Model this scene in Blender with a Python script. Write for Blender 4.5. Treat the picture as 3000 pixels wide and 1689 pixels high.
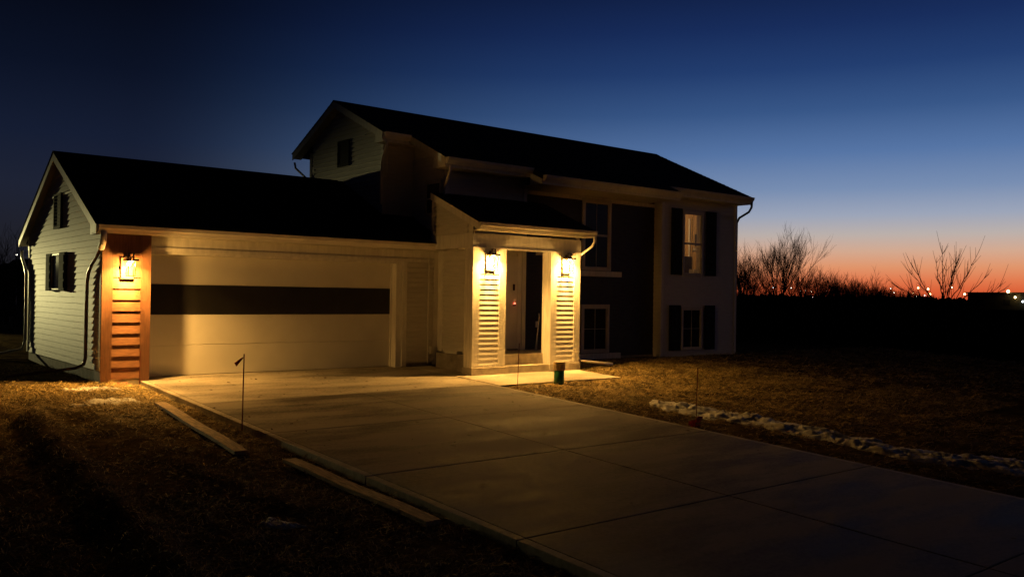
import bpy, bmesh, math, random
import numpy as np
from mathutils import Vector, Matrix, noise

sc = bpy.context.scene
for o in list(bpy.data.objects):
    bpy.data.objects.remove(o)
COL = sc.collection
rnd = random.Random(7)

# ------------------------------------------------------------------ camera
CAM = Vector((-3.8708, -15.339, 1.4679))
YAW, PITCH, ROLL, FPX = 0.6816, 0.0089, 0.0146, 2592.27 / 3000.0
fwd = Vector((math.sin(YAW) * math.cos(PITCH), math.cos(YAW) * math.cos(PITCH), math.sin(PITCH)))
rgt = Vector((math.cos(YAW), -math.sin(YAW), 0))
upv = rgt.cross(fwd)
cR = rgt * math.cos(ROLL) + upv * math.sin(ROLL)
cU = upv * math.cos(ROLL) - rgt * math.sin(ROLL)
cam = bpy.data.cameras.new('camera')
cam.sensor_fit = 'HORIZONTAL'; cam.sensor_width = 36.0; cam.lens = 36.0 * FPX
cam.clip_start = 0.05; cam.clip_end = 8000
camo = bpy.data.objects.new('camera', cam); COL.objects.link(camo)
M = Matrix((( cR.x, cU.x, -fwd.x, CAM.x), (cR.y, cU.y, -fwd.y, CAM.y), (cR.z, cU.z, -fwd.z, CAM.z), (0, 0, 0, 1)))
camo.matrix_world = M
sc.camera = camo

# ------------------------------------------------------------------ dusk sky
SUN_AZ = math.radians(75)            # afterglow direction, from +y towards +x
w = bpy.data.worlds.new('World'); sc.world = w; w.use_nodes = True
nt = w.node_tree; N = nt.nodes; LK = nt.links
bg = N['Background']
def nd(t, **k):
    n = N.new(t)
    for a, b in k.items(): setattr(n, a, b)
    return n
def math_n(op, a, b=None, c=None):
    n = nd('ShaderNodeMath', operation=op)
    for i, v in enumerate((a, b, c)):
        if v is None: continue
        if isinstance(v, (int, float)): n.inputs[i].default_value = v
        else: LK.new(v, n.inputs[i])
    return n.outputs[0]
tc = nd('ShaderNodeTexCoord')
nrm = nd('ShaderNodeVectorMath', operation='NORMALIZE'); LK.new(tc.outputs['Generated'], nrm.inputs[0])
sep = nd('ShaderNodeSeparateXYZ'); LK.new(nrm.outputs[0], sep.inputs[0])
el = math_n('ARCSINE', sep.outputs[2])
hx = math_n('SQRT', math_n('ADD', math_n('MULTIPLY', sep.outputs[0], sep.outputs[0]), math_n('ADD', math_n('MULTIPLY', sep.outputs[1], sep.outputs[1]), 1e-6)))
ca = math_n('DIVIDE', math_n('ADD', math_n('MULTIPLY', sep.outputs[0], math.sin(SUN_AZ)), math_n('MULTIPLY', sep.outputs[1], math.cos(SUN_AZ))), hx)
def s2l(c):
    r = []
    for v in c:
        v /= 255.0
        r.append(v / 12.92 if v <= 0.04045 else ((v + 0.055) / 1.055) ** 2.4)
    return (*r, 1)
def ramp(fac, stops, span):
    n = nd('ShaderNodeValToRGB'); LK.new(math_n('DIVIDE', math_n('MAXIMUM', fac, 0.0), span), n.inputs[0])
    e = n.color_ramp.elements
    e[0].position = stops[0][0] / 40.0; e[0].color = s2l(stops[0][1])
    e[1].position = stops[-1][0] / 40.0; e[1].color = s2l(stops[-1][1])
    for p, c in stops[1:-1]:
        x = e.new(p / 40.0); x.color = s2l(c)
    return n.outputs[0]
SPAN = math.radians(40)
glow = ramp(el, [(0, (200, 72, 40)), (0.7, (219, 97, 56)), (1.3, (226, 122, 78)), (2.1, (224, 150, 108)), (3.0, (212, 169, 143)),
                 (4.0, (188, 176, 170)), (5.2, (156, 165, 185)), (6.8, (120, 142, 178)), (9.0, (86, 117, 165)), (11.5, (56, 87, 136)),
                 (14, (35, 62, 112)), (16.5, (24, 45, 92)), (19, (17, 32, 70)), (26, (7, 15, 38)), (40, (3, 6, 15))], SPAN)
away = ramp(el, [(0, (30, 27, 30)), (2.5, (32, 32, 39)), (6, (30, 35, 52)), (9, (21, 29, 50)), (13, (11, 18, 36)), (17, (6, 10, 23)), (22, (3, 6, 14)), (40, (2, 3, 8))], SPAN)
mx = nd('ShaderNodeMix', data_type='RGBA')
mr = nd('ShaderNodeMapRange', interpolation_type='SMOOTHSTEP'); LK.new(ca, mr.inputs[0])
mr.inputs[1].default_value = 0.50; mr.inputs[2].default_value = 0.98
LK.new(mr.outputs[0], mx.inputs[0]); LK.new(away, mx.inputs[6]); LK.new(glow, mx.inputs[7])
sky = nd('ShaderNodeTexSky', sky_type='NISHITA', sun_disc=False)
sky.sun_elevation = math.radians(-6); sky.sun_rotation = SUN_AZ; sky.ozone_density = 6.0
addc = nd('ShaderNodeVectorMath', operation='MULTIPLY_ADD')
LK.new(sky.outputs[0], addc.inputs[0]); addc.inputs[1].default_value = (0.05, 0.05, 0.05); LK.new(mx.outputs[2], addc.inputs[2])
dk = nd('ShaderNodeMapRange', interpolation_type='SMOOTHSTEP'); LK.new(ca, dk.inputs[0])
dk.inputs[1].default_value = -0.5; dk.inputs[2].default_value = 0.5; dk.inputs[3].default_value = 0.30; dk.inputs[4].default_value = 1.0
scl = nd('ShaderNodeVectorMath', operation='SCALE'); LK.new(addc.outputs[0], scl.inputs[0]); LK.new(dk.outputs[0], scl.inputs['Scale'])
LK.new(scl.outputs[0], bg.inputs[0]); bg.inputs[1].default_value = 1.0

sc.view_settings.view_transform = 'Standard'; sc.view_settings.look = 'None'
sc.view_settings.exposure = 0.0; sc.view_settings.gamma = 1.0
sc.render.engine = 'CYCLES'
sc.cycles.use_denoising = True
sc.cycles.use_adaptive_sampling = False
sc.cycles.use_guiding = True; sc.cycles.use_surface_guiding = True; sc.cycles.guiding_training_samples = 64
sc.cycles.max_bounces = 8; sc.cycles.diffuse_bounces = 4; sc.cycles.transparent_max_bounces = 12
sc.cycles.sample_clamp_indirect = 25.0
sc.cycles.caustics_reflective = False; sc.cycles.caustics_refractive = False

WARM = (1.0, 0.52, 0.115)
P_PORCH, P_GARAGE, P_YARD, P_ROOM = 118.0, 165.0, 9000.0, 27.0

# ------------------------------------------------------------------ materials
def mat(name, col, rough=0.6, var=0.12, scale=8.0, bump=0.0, bscale=60.0, stretch=(1, 1, 1), metal=0.0, spec=0.4, col2=None, island=False, detail=4.0):
    m = bpy.data.materials.new(name); m.use_nodes = True
    t = m.node_tree; n = t.nodes; l = t.links
    b = n['Principled BSDF']
    b.inputs['Roughness'].default_value = rough; b.inputs['Metallic'].default_value = metal
    b.inputs['Specular IOR Level'].default_value = spec
    co = n.new('ShaderNodeTexCoord'); mp = n.new('ShaderNodeMapping'); mp.inputs['Scale'].default_value = stretch
    g = n.new('ShaderNodeNewGeometry'); l.new(g.outputs['Position'], mp.inputs[0])
    nz = n.new('ShaderNodeTexNoise'); nz.inputs['Scale'].default_value = scale; nz.inputs['Detail'].default_value = detail
    l.new(mp.outputs[0], nz.inputs[0])
    cr = n.new('ShaderNodeValToRGB')
    c2 = col2 if col2 else tuple(c * (1 - var * 2) for c in col)
    c1 = col if col2 else tuple(min(1, c * (1 + var)) for c in col)
    cr.color_ramp.elements[0].color = (*c2, 1); cr.color_ramp.elements[1].color = (*c1, 1)
    cr.color_ramp.elements[0].position = 0.32; cr.color_ramp.elements[1].position = 0.68
    if island:
        ad = n.new('ShaderNodeMath'); ad.operation = 'MULTIPLY_ADD'; ad.inputs[1].default_value = 0.5; ad.inputs[2].default_value = -0.12
        l.new(g.outputs['Random Per Island'], ad.inputs[0])
        a2 = n.new('ShaderNodeMath'); a2.operation = 'ADD'; l.new(ad.outputs[0], a2.inputs[0])
        hf = n.new('ShaderNodeMath'); hf.operation = 'MULTIPLY'; hf.inputs[1].default_value = 0.75; l.new(nz.outputs[0], hf.inputs[0])
        l.new(hf.outputs[0], a2.inputs[1]); l.new(a2.outputs[0], cr.inputs[0])
    else:
        l.new(nz.outputs[0], cr.inputs[0])
    l.new(cr.outputs[0], b.inputs['Base Color'])
    if bump > 0:
        nb = n.new('ShaderNodeTexNoise'); nb.inputs['Scale'].default_value = bscale; nb.inputs['Detail'].default_value = 5.0
        l.new(mp.outputs[0], nb.inputs[0])
        bp = n.new('ShaderNodeBump'); bp.inputs['Strength'].default_value = bump; bp.inputs['Distance'].default_value = 0.01
        l.new(nb.outputs[0], bp.inputs['Height']); l.new(bp.outputs[0], b.inputs['Normal'])
    return m

def emis(name, col, s):
    m = bpy.data.materials.new(name); m.use_nodes = True
    t = m.node_tree; b = t.nodes['Principled BSDF']
    b.inputs['Base Color'].default_value = (*col, 1)
    b.inputs['Emission Color'].default_value = (*col, 1); b.inputs['Emission Strength'].default_value = s
    return m

def glass(name, tint=(1, 1, 1), refl=0.12, even=None):
    m = bpy.data.materials.new(name); m.use_nodes = True
    t = m.node_tree; n = t.nodes; n.remove(n['Principled BSDF']); out = n['Material Output']
    tr = n.new('ShaderNodeBsdfTransparent'); tr.inputs[0].default_value = (*tint, 1)
    gl = n.new('ShaderNodeBsdfGlossy'); gl.inputs['Roughness'].default_value = 0.03
    fr = n.new('ShaderNodeLayerWeight'); fr.inputs[0].default_value = refl
    mixs = n.new('ShaderNodeMixShader'); 
    if even is None: t.links.new(fr.outputs['Fresnel'], mixs.inputs[0])
    else: mixs.inputs[0].default_value = even
    t.links.new(tr.outputs[0], mixs.inputs[1]); t.links.new(gl.outputs[0], mixs.inputs[2]); t.links.new(mixs.outputs[0], out.inputs[0])
    return m

MT = {}
MT['siding'] = mat('cream_siding', (0.70, 0.67, 0.61), 0.55, 0.05, 3.0, 0.10, 30, (1, 1, 9))
MT['trim'] = mat('white_trim', (0.80, 0.77, 0.71), 0.5, 0.06, 14.0, 0.16, 26, (1, 1, 0.25))
MT['column_trim'] = mat('grained_trim', (0.76, 0.72, 0.65), 0.55, 0.10, 9.0, 0.35, 34, (3, 3, 0.35))
MT['wood'] = mat('rust_brown_siding', (0.225, 0.10, 0.047), 0.6, 0.16, 7.0, 0.25, 30, (1, 1, 6))
MT['woodtrim'] = mat('rust_brown_trim', (0.175, 0.075, 0.036), 0.6, 0.14, 10.0, 0.2, 40, (4, 4, 0.5))
MT['doorwhite'] = mat('door_paint', (0.74, 0.71, 0.65), 0.42, 0.03, 2.0, 0.14, 240)
MT['doordark'] = mat('door_dark_panel', (0.022, 0.020, 0.019), 0.4, 0.15, 3.0, 0.12, 240)
MT['darksiding'] = mat('charcoal_siding', (0.045, 0.042, 0.040), 0.6, 0.2, 4.0, 0.1, 30, (1, 1, 9))
MT['shutter'] = mat('charcoal_shutter', (0.022, 0.024, 0.024), 0.8, 0.2, 10.0, spec=0.1)
MT['gutter'] = mat('cream_gutter', (0.78, 0.74, 0.67), 0.35, 0.05, 4.0)
MT['soffit'] = mat('soffit', (0.60, 0.57, 0.51), 0.6, 0.05, 5.0)
MT['shadegutter'] = mat('shaded_downspout', (0.13, 0.07, 0.045), 0.4, 0.1, 5.0)  # shade on the backlit front downspout, put into its colour
MT['shingle'] = mat('black_shingle', (0.020, 0.019, 0.018), 0.95, 0.35, 9.0, 0.5, 60, spec=0.1)
MT['found'] = mat('foundation_concrete', (0.33, 0.29, 0.24), 0.85, 0.16, 6.0, 0.3, 60)
MT['step'] = mat('step_concrete', (0.46, 0.40, 0.32), 0.8, 0.14, 7.0, 0.25, 70)
MT['bronze'] = mat('dark_bronze', (0.055, 0.030, 0.018), 0.4, 0.2, 20.0, metal=0.6)
MT['bulb'] = emis('bulb_glow', (1.0, 0.62, 0.22), 60.0)
MT['bulb_white'] = emis('flood_lens', (1.0, 0.9, 0.5), 20.0)
MT['lampglass'] = glass('lantern_glass', (0.99, 0.98, 0.96), 0.06, 0.03)
MT['winglass'] = glass('window_glass', (0.95, 0.96, 0.95), 0.25, 0.07)
MT['darkglass'] = mat('dark_window_glass', (0.035, 0.036, 0.033), 0.06, 0.1, 1.5, spec=0.6)
MT['dim'] = mat('screened_window_glass', (0.09, 0.09, 0.085), 0.05, 0.1, 1.5, spec=0.25)
MT['frame'] = mat('window_frame', (0.62, 0.58, 0.52), 0.45, 0.05, 8.0)
MT['door'] = mat('entry_door_paint', (0.055, 0.032, 0.026), 0.45, 0.15, 3.0)
MT['plank'] = mat('raw_lumber', (0.42, 0.27, 0.13), 0.8, 0.25, 5.0, 0.4, 40, (7, 1.2, 7))
MT['snow'] = mat('old_snow', (0.72, 0.73, 0.75), 0.8, 0.14, 3.0, 0.7, 22, col2=(0.42, 0.40, 0.37))
MT['soil'] = mat('soil_and_thatch', (0.13, 0.09, 0.045), 0.95, 0.3, 3.0, 0.9, 24, col2=(0.035, 0.025, 0.014), spec=0.0)
def field_shade():
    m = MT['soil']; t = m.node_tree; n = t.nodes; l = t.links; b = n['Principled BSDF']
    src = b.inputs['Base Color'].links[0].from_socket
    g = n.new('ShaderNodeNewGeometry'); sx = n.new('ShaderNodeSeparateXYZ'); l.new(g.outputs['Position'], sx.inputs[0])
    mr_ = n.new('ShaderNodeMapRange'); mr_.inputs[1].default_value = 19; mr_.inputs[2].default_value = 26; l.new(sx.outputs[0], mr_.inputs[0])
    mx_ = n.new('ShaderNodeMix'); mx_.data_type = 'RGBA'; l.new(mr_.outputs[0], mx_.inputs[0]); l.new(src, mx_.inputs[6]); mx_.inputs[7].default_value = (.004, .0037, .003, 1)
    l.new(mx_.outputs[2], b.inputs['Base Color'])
field_shade()        # night darkness over the field past the lawn, painted into the ground colour
MT['straw'] = mat('straw_and_dormant_grass', (0.56, 0.41, 0.17), 0.75, 0.3, 1.6, col2=(0.12, 0.088, 0.030), island=True, spec=0.2)
MT['bark'] = mat('winter_bark', (0.035, 0.028, 0.022), 0.9, 0.3, 6.0, spec=0.1)
MT['brush'] = mat('dark_brush', (0.020, 0.018, 0.014), 0.95, 0.3, 0.2, spec=0.0)
MT['pipe'] = mat('green_pipe', (0.010, 0.13, 0.05), 0.35, 0.15, 12.0)
MT['pipecap'] = mat('tan_pipe_cap', (0.36, 0.26, 0.15), 0.5, 0.12, 14.0)
MT['stake'] = mat('red_wire', (0.16, 0.025, 0.018), 0.5, 0.1, 9.0)
MT['flag'] = mat('orange_flag', (0.55, 0.07, 0.03), 0.6, 0.15, 9.0)
MT['room'] = mat('room_wall', (0.50, 0.34, 0.17), 0.8, 0.04, 2.0)
MT['white'] = mat('white_paint', (0.75, 0.73, 0.68), 0.5, 0.04, 5.0)
MT['fabric'] = mat('dark_fabric', (0.025, 0.022, 0.020), 0.9, 0.2, 12.0)
MT['steel'] = mat('galvanised_pole', (0.08, 0.08, 0.08), 0.5, 0.1, 3.0)
MT['farwall'] = mat('far_building_wall', (0.06, 0.055, 0.03), 0.8, 0.1, 0.2)
MT['red_led'] = emis('red_led', (1.0, 0.12, 0.06), 25.0)

def concrete(name, base, dark):
    m = bpy.data.materials.new(name); m.use_nodes = True
    t = m.node_tree; n = t.nodes; l = t.links; b = n['Principled BSDF']
    g = n.new('ShaderNodeNewGeometry')
    mp = n.new('ShaderNodeMapping'); mp.inputs['Scale'].default_value = (0.45, 1.6, 1); mp.inputs['Rotation'].default_value = (0, 0, 0.15); l.new(g.outputs['Position'], mp.inputs[0])
    n1 = n.new('ShaderNodeTexNoise'); n1.inputs['Scale'].default_value = 1.1; n1.inputs['Detail'].default_value = 7; n1.inputs['Roughness'].default_value = 0.62; l.new(mp.outputs[0], n1.inputs[0])
    n2 = n.new('ShaderNodeTexNoise'); n2.inputs['Scale'].default_value = 26; n2.inputs['Detail'].default_value = 4; l.new(g.outputs['Position'], n2.inputs[0])
    mxx = n.new('ShaderNodeMath'); mxx.operation = 'MULTIPLY_ADD'; mxx.inputs[1].default_value = 0.25; l.new(n2.outputs[0], mxx.inputs[0]); l.new(n1.outputs[0], mxx.inputs[2])
    cr = n.new('ShaderNodeValToRGB'); l.new(mxx.outputs[0], cr.inputs[0])
    cr.color_ramp.elements[0].position = 0.50; cr.color_ramp.elements[0].color = (*dark, 1)
    cr.color_ramp.elements[1].position = 0.70; cr.color_ramp.elements[1].color = (*base, 1)
    l.new(cr.outputs[0], b.inputs['Base Color'])
    rr = n.new('ShaderNodeMapRange'); l.new(n1.outputs[0], rr.inputs[0]); rr.inputs[1].default_value = 0.35; rr.inputs[2].default_value = 0.65; rr.inputs[3].default_value = 0.62; rr.inputs[4].default_value = 0.85
    l.new(rr.outputs[0], b.inputs['Roughness']); b.inputs['Specular IOR Level'].default_value = 0.12
    # broom finish across the slab
    mp2 = n.new('ShaderNodeMapping'); mp2.inputs['Scale'].default_value = (3, 90, 3); l.new(g.outputs['Position'], mp2.inputs[0])
    n3 = n.new('ShaderNodeTexNoise'); n3.inputs['Scale'].default_value = 1.0; n3.inputs['Detail'].default_value = 3; l.new(mp2.outputs[0], n3.inputs[0])
    bp = n.new('ShaderNodeBump'); bp.inputs['Strength'].default_value = 0.35; bp.inputs['Distance'].default_value = 0.004
    l.new(n3.outputs[0], bp.inputs['Height']); l.new(bp.outputs[0], b.inputs['Normal'])
    return m
MT['concrete'] = concrete('broomed_concrete', (0.25, 0.22, 0.18), (0.08, 0.067, 0.054))
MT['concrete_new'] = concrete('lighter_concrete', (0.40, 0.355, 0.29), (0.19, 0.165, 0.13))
MT['concrete_edge'] = concrete('troweled_concrete_edge', (0.50, 0.45, 0.37), (0.30, 0.265, 0.215))

# ------------------------------------------------------------------ mesh helpers
class MB:
    def __init__(s): s.v = []; s.f = []
    def add(s, v, f):
        o = len(s.v); s.v += [tuple(p) for p in v]; s.f += [tuple(i + o for i in q) for q in f]; return s
    def box(s, x0, x1, y0, y1, z0, z1):
        return s.add([(x0, y0, z0), (x1, y0, z0), (x1, y1, z0), (x0, y1, z0), (x0, y0, z1), (x1, y0, z1), (x1, y1, z1), (x0, y1, z1)],
                     [(0, 3, 2, 1), (4, 5, 6, 7), (0, 1, 5, 4), (1, 2, 6, 5), (2, 3, 7, 6), (3, 0, 4, 7)])
    def prism(s, poly, axis, a, b):
        """extrude a 2D polygon along axis 'x' (poly in y,z), 'y' (x,z) or 'z' (x,y)"""
        def p3(p, t):
            return (t, p[0], p[1]) if axis == 'x' else ((p[0], t, p[1]) if axis == 'y' else (p[0], p[1], t))
        n = len(poly)
        v = [p3(p, a) for p in poly] + [p3(p, b) for p in poly]
        f = [tuple(range(n - 1, -1, -1)), tuple(range(n, 2 * n))] + [(i, (i + 1) % n, n + (i + 1) % n, n + i) for i in range(n)]
        return s.add(v, f)
    def tube(s, pts, rads, n=8, cap=True, ell=1.0):
        pts = [Vector(p) for p in pts]
        if not hasattr(rads, '__len__'): rads = [rads] * len(pts)
        rings = []; o = len(s.v); a = None
        for i, p in enumerate(pts):
            d = (pts[min(i + 1, len(pts) - 1)] - pts[max(i - 1, 0)]).normalized()
            if a is None:
                a = d.orthogonal().normalized() if abs(d.z) < 0.9 or True else a
            a = (a - d * a.dot(d)).normalized(); b = d.cross(a)
            for k in range(n):
                t = 2 * math.pi * k / n
                s.v.append(tuple(p + (a * math.cos(t) + b * math.sin(t) * ell) * rads[i]))
        for i in range(len(pts) - 1):
            for k in range(n):
                k2 = (k + 1) % n
                s.f.append((o + i * n + k, o + i * n + k2, o + (i + 1) * n + k2, o + (i + 1) * n + k))
        if cap:
            s.f.append(tuple(o + k for k in range(n - 1, -1, -1))); s.f.append(tuple(o + (len(pts) - 1) * n + k for k in range(n)))
        return s
    def lathe(s, prof, c, n=20):
        o = len(s.v)
        for r, z in prof:
            for k in range(n):
                t = 2 * math.pi * k / n; s.v.append((c[0] + r * math.cos(t), c[1] + r * math.sin(t), c[2] + z))
        for i in range(len(prof) - 1):
            for k in range(n):
                k2 = (k + 1) % n; s.f.append((o + i * n + k, o + i * n + k2, o + (i + 1) * n + k2, o + (i + 1) * n + k))
        s.f.append(tuple(o + k for k in range(n - 1, -1, -1))); s.f.append(tuple(o + (len(prof) - 1) * n + k for k in range(n)))
        return s
    def mesh(s, name, m):
        me = bpy.data.meshes.new(name); me.from_pydata(s.v, [], s.f); me.materials.append(MT[m]); me.update()
        bm = bmesh.new(); bm.from_mesh(me); bmesh.ops.recalc_face_normals(bm, faces=bm.faces); bm.to_mesh(me); bm.free()
        return me
    def build(s, name, m, parent=None, smooth=False, bevel=0.0):
        me = s.mesh(name, m)
        o = bpy.data.objects.new(name, me); COL.objects.link(o)
        if parent is not None:
            o.parent = parent
            wl = world_loc(parent)
            if wl.length > 0: me.transform(Matrix.Translation(-wl))
        if smooth:
            for p in me.polygons: p.use_smooth = True
        if bevel > 0:
            md = o.modifiers.new('edge', 'BEVEL'); md.width = bevel; md.segments = 2; md.limit_method = 'ANGLE'
        return o
def world_loc(o):
    v = Vector((0, 0, 0))
    while o is not None:
        v += o.location; o = o.parent
    return v
def tag(o, label=None, cat=None, group=None, kind=None):
    if label: o['label'] = label
    if cat: o['category'] = cat
    if group: o['group'] = group
    if kind: o['kind'] = kind
    return o
def empty(name, loc=(0, 0, 0), parent=None):
    o = bpy.data.objects.new(name, None); o.empty_display_size = 0.2; o.location = loc; COL.objects.link(o)
    if parent is not None: o.parent = parent
    return o
def link(name, me, loc, parent):
    o = bpy.data.objects.new(name, me); COL.objects.link(o); o.parent = parent
    o.location = Vector(loc) - world_loc(parent); return o

# ------------------------------------------------------------------ terrain
SL, Y1 = 0.0445, 0.553
XL, XM, XR = 0.63, 3.336, 6.066
def plane(y): return SL * (min(max(y, -17.0), Y1) - Y1)
def sst(t): t = min(max(t, 0.0), 1.0); return t * t * (3 - 2 * t)
RUT = [(-1.45, -2.6), (-1.62, -4.22), (-1.67, -6.07), (-1.76, -7.16), (-1.76, -8.31), (-1.84, -9.4), (-1.95, -12.5)]
RUT2 = [(-1.9, -2.3), (-1.2, -2.3), (-0.74, -3.0), (-0.74, -4.84), (-0.66, -6.58), (-0.45, -8.2)]
def dseg(x, y, L):
    best = (9.0, 0.0)
    for (ax, ay), (bx, by) in zip(L, L[1:]):
        dx, dy = bx - ax, by - ay
        t = min(max(((x - ax) * dx + (y - ay) * dy) / (dx * dx + dy * dy), 0), 1)
        px, py = ax + t * dx, ay + t * dy
        d = math.hypot(x - px, y - py)
        if d < best[0]:
            best = (d, (1 if (dx * (y - ay) - dy * (x - ax)) > 0 else -1) * d)
    return best
def gz(x, y):
    p = plane(y)
    if XL < x < XR and y < 0.6: return p - 0.20
    if XR <= x < 9.2 and -2.74 < y < 0.4: return p - 0.18
    if 0.05 < x < 6.7 and 0 <= y < 5.7: return p - 0.20
    n = noise.noise(Vector((x * 1.1, y * 1.1, 0.3))) * 0.022 + noise.noise(Vector((x * 4.5, y * 4.5, 5.1))) * 0.012
    if abs(x) > 40 or abs(y) > 40: n = 0
    if x <= XL:
        d = XL - x
        z = p - 0.085 + 0.045 * sst((d - 0.1) / 0.55)
        if y > -3.0: z += 0.03 * sst((y + 3) / 2.0) * sst(d / 0.4)
        if -14 < y < -1:
            dd, sd = dseg(x, y, RUT)
            z += 0.12 * math.exp(-(dd / 0.17) ** 2) - (0.07 * math.exp(-((dd - 0.30) / 0.16) ** 2) if sd < 0 else 0)
            dd, sd = dseg(x, y, RUT2)
            z += 0.05 * math.exp(-(dd / 0.13) ** 2)
    else:
        d = min(abs(x - XR), 3.0) if y < -2.76 else 3.0
        z = p - 0.075 + 0.05 * sst(d / 0.5)
    if x > 25 or y > 12 or x < -8: n *= 2
    return z + n
def axis(lo, hi, step, far):
    a = list(np.arange(lo, hi + 1e-6, step)); s = step
    v = hi
    while v < far: s *= 1.35; v += s; a.append(v)
    s = step; v = lo; b = []
    while v > -far: s *= 1.35; v -= s; b.append(v)
    return b[::-1] + a
gx = axis(-5.0, 17.5, 0.11, 5000); gy = axis(-15.5, 3.0, 0.11, 5000)
vv = [(x, y, gz(x, y)) for y in gy for x in gx]
nx = len(gx)
ff = [(j * nx + i, j * nx + i + 1, (j + 1) * nx + i + 1, (j + 1) * nx + i) for j in range(len(gy) - 1) for i in range(nx - 1)]
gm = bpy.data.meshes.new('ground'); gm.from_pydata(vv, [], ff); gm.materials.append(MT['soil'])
gm.polygons.foreach_set('use_smooth', [True] * len(gm.polygons)); gm.update()
ground = bpy.data.objects.new('ground', gm); COL.objects.link(ground); tag(ground, 'dark dormant yard and field running to the horizon', kind='structure')

# ------------------------------------------------------------------ driveway and walk
drive = empty('driveway', (XM, -6, plane(-6))); tag(drive, 'wide concrete driveway in two rows of slabs up to the garage', kind='structure')
def slab(name, x0, x1, y0, y1, m, parent, th=0.13, lift=0.0):
    b = MB()
    z0, z1 = plane(y0) + lift, plane(y1) + lift
    b.add([(x0, y0, z0 - th), (x1, y0, z0 - th), (x1, y1, z1 - th), (x0, y1, z1 - th), (x0, y0, z0), (x1, y0, z0), (x1, y1, z1), (x0, y1, z1)],
          [(0, 3, 2, 1), (4, 5, 6, 7), (0, 1, 5, 4), (1, 2, 6, 5), (2, 3, 7, 6), (3, 0, 4, 7)])
    return b.build(name, m, parent, bevel=0.007)
JY = [0.50, -2.599, -5.06, -7.50, -9.90, -12.35, -14.8, -17.0]
EB = 0.10
for j in range(len(JY) - 1):
    a, b_ = JY[j + 1] + 0.006, JY[j] - 0.006
    dj = (rnd.random() - .5) * 0.004
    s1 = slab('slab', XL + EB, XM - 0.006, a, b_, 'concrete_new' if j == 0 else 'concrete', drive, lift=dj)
    slab('slab_edge', XL, XL + EB - 0.003, a, b_, 'concrete_new', drive, lift=dj - 0.002)
    dj = (rnd.random() - .5) * 0.004
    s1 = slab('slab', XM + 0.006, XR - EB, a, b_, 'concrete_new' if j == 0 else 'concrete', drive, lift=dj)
    slab('slab_edge', XR - EB + 0.003, XR, a, b_, 'concrete_new', drive, lift=dj - 0.002)
walk = empty('walk', (7.6, -2, plane(-2))); tag(walk, 'pale concrete front walk running past the porch steps', kind='structure')
slab('slab', XR + 0.006, 9.225, -2.763, -1.46, 'concrete_edge', walk, lift=0.006)
slab('slab', XR + 0.006, 6.54, -1.452, 0.19, 'concrete_edge', walk, lift=0.004)

# ------------------------------------------------------------------ house
house = empty('house', (8.0, 2.0, 0.0))
tag(house, 'cream split-level house with attached garage, dark roof and lit porch', 'house')
def board_y(h, L, t1, t0=0.002):      # clapboard facing -y, local origin lower left back
    if t1 > .024:      # beaded lap with a shadow reveal under the board above
        return MB().prism([(0, 0), (-t1, 0), (-t1 * .5, h - .022), (-.001, h - .022), (-.001, h), (0, h)], 'x', 0, L)
    return MB().prism([(0, 0), (-t1, 0), (-t0, h), (0, h)], 'x', 0, L)
def clap_front(parent, x0, x1, z0, z1, yb, h, m, t1=0.014, mats=None):
    n = max(1, int(round((z1 - z0) / h))); h = (z1 - z0) / n
    me = board_y(h, x1 - x0, t1).mesh('clapboard', m)
    for k in range(n): link('clapboard', me, (x0, yb, z0 + k * h), parent)
def clap_side(parent, xb, rows, m, t1=0.014):
    """boards facing -x; rows: list of (z0,z1,ya0,ya1,yb0,yb1): span at the bottom and at the top"""
    for z0, z1, a0, a1, b0, b1 in rows:
        if t1 > .024:
            zg = z1 - .022
            pr = [(0, z0), (t1, z0), (t1 * .5, zg), (.001, zg), (.001, z1), (0, z1)]
            ys = lambda z, p, q: p + (q - p) * (z - z0) / (z1 - z0)
            v = [(xb - d, ys(z, a0, b0), z) for d, z in pr] + [(xb - d, ys(z, a1, b1), z) for d, z in pr]
            MB().add(v, [tuple(range(6)), tuple(range(11, 5, -1))] + [(i, (i + 1) % 6, 6 + (i + 1) % 6, 6 + i) for i in range(6)]).build('clapboard', m, parent)
            continue
        v = [(xb, a0, z0), (xb - t1, a0, z0), (xb - .002, b0, z1), (xb, b0, z1), (xb, a1, z0), (xb - t1, a1, z0), (xb - .002, b1, z1), (xb, b1, z1)]
        MB().add(v, [(0, 1, 2, 3), (7, 6, 5, 4), (0, 4, 5, 1), (1, 5, 6, 2), (2, 6, 7, 3), (3, 7, 4, 0)]).build('clapboard', m, parent)
def part(name, m, parent, *a, **k):
    return MB().box(*a).build(name, m, parent, **k)

# --- dimensions
GYD = 0.42      # garage door plane
GYW = 0.20      # garage front wall plane
YB = 5.78; ZG0 = 0.154
GR = (3.0242, 4.0586); GE = (-0.122, 2.543)
gs = (GR[1] - GE[1]) / (GR[0] - GE[0])
XW = 6.72       # left wall of the main block's front part
MR = (3.089, 5.906); ms = 0.4525
def mz(y): return MR[1] - ms * abs(MR[0] - y)
def grz(y): return GR[1] - gs * abs(GR[0] - y)

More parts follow.
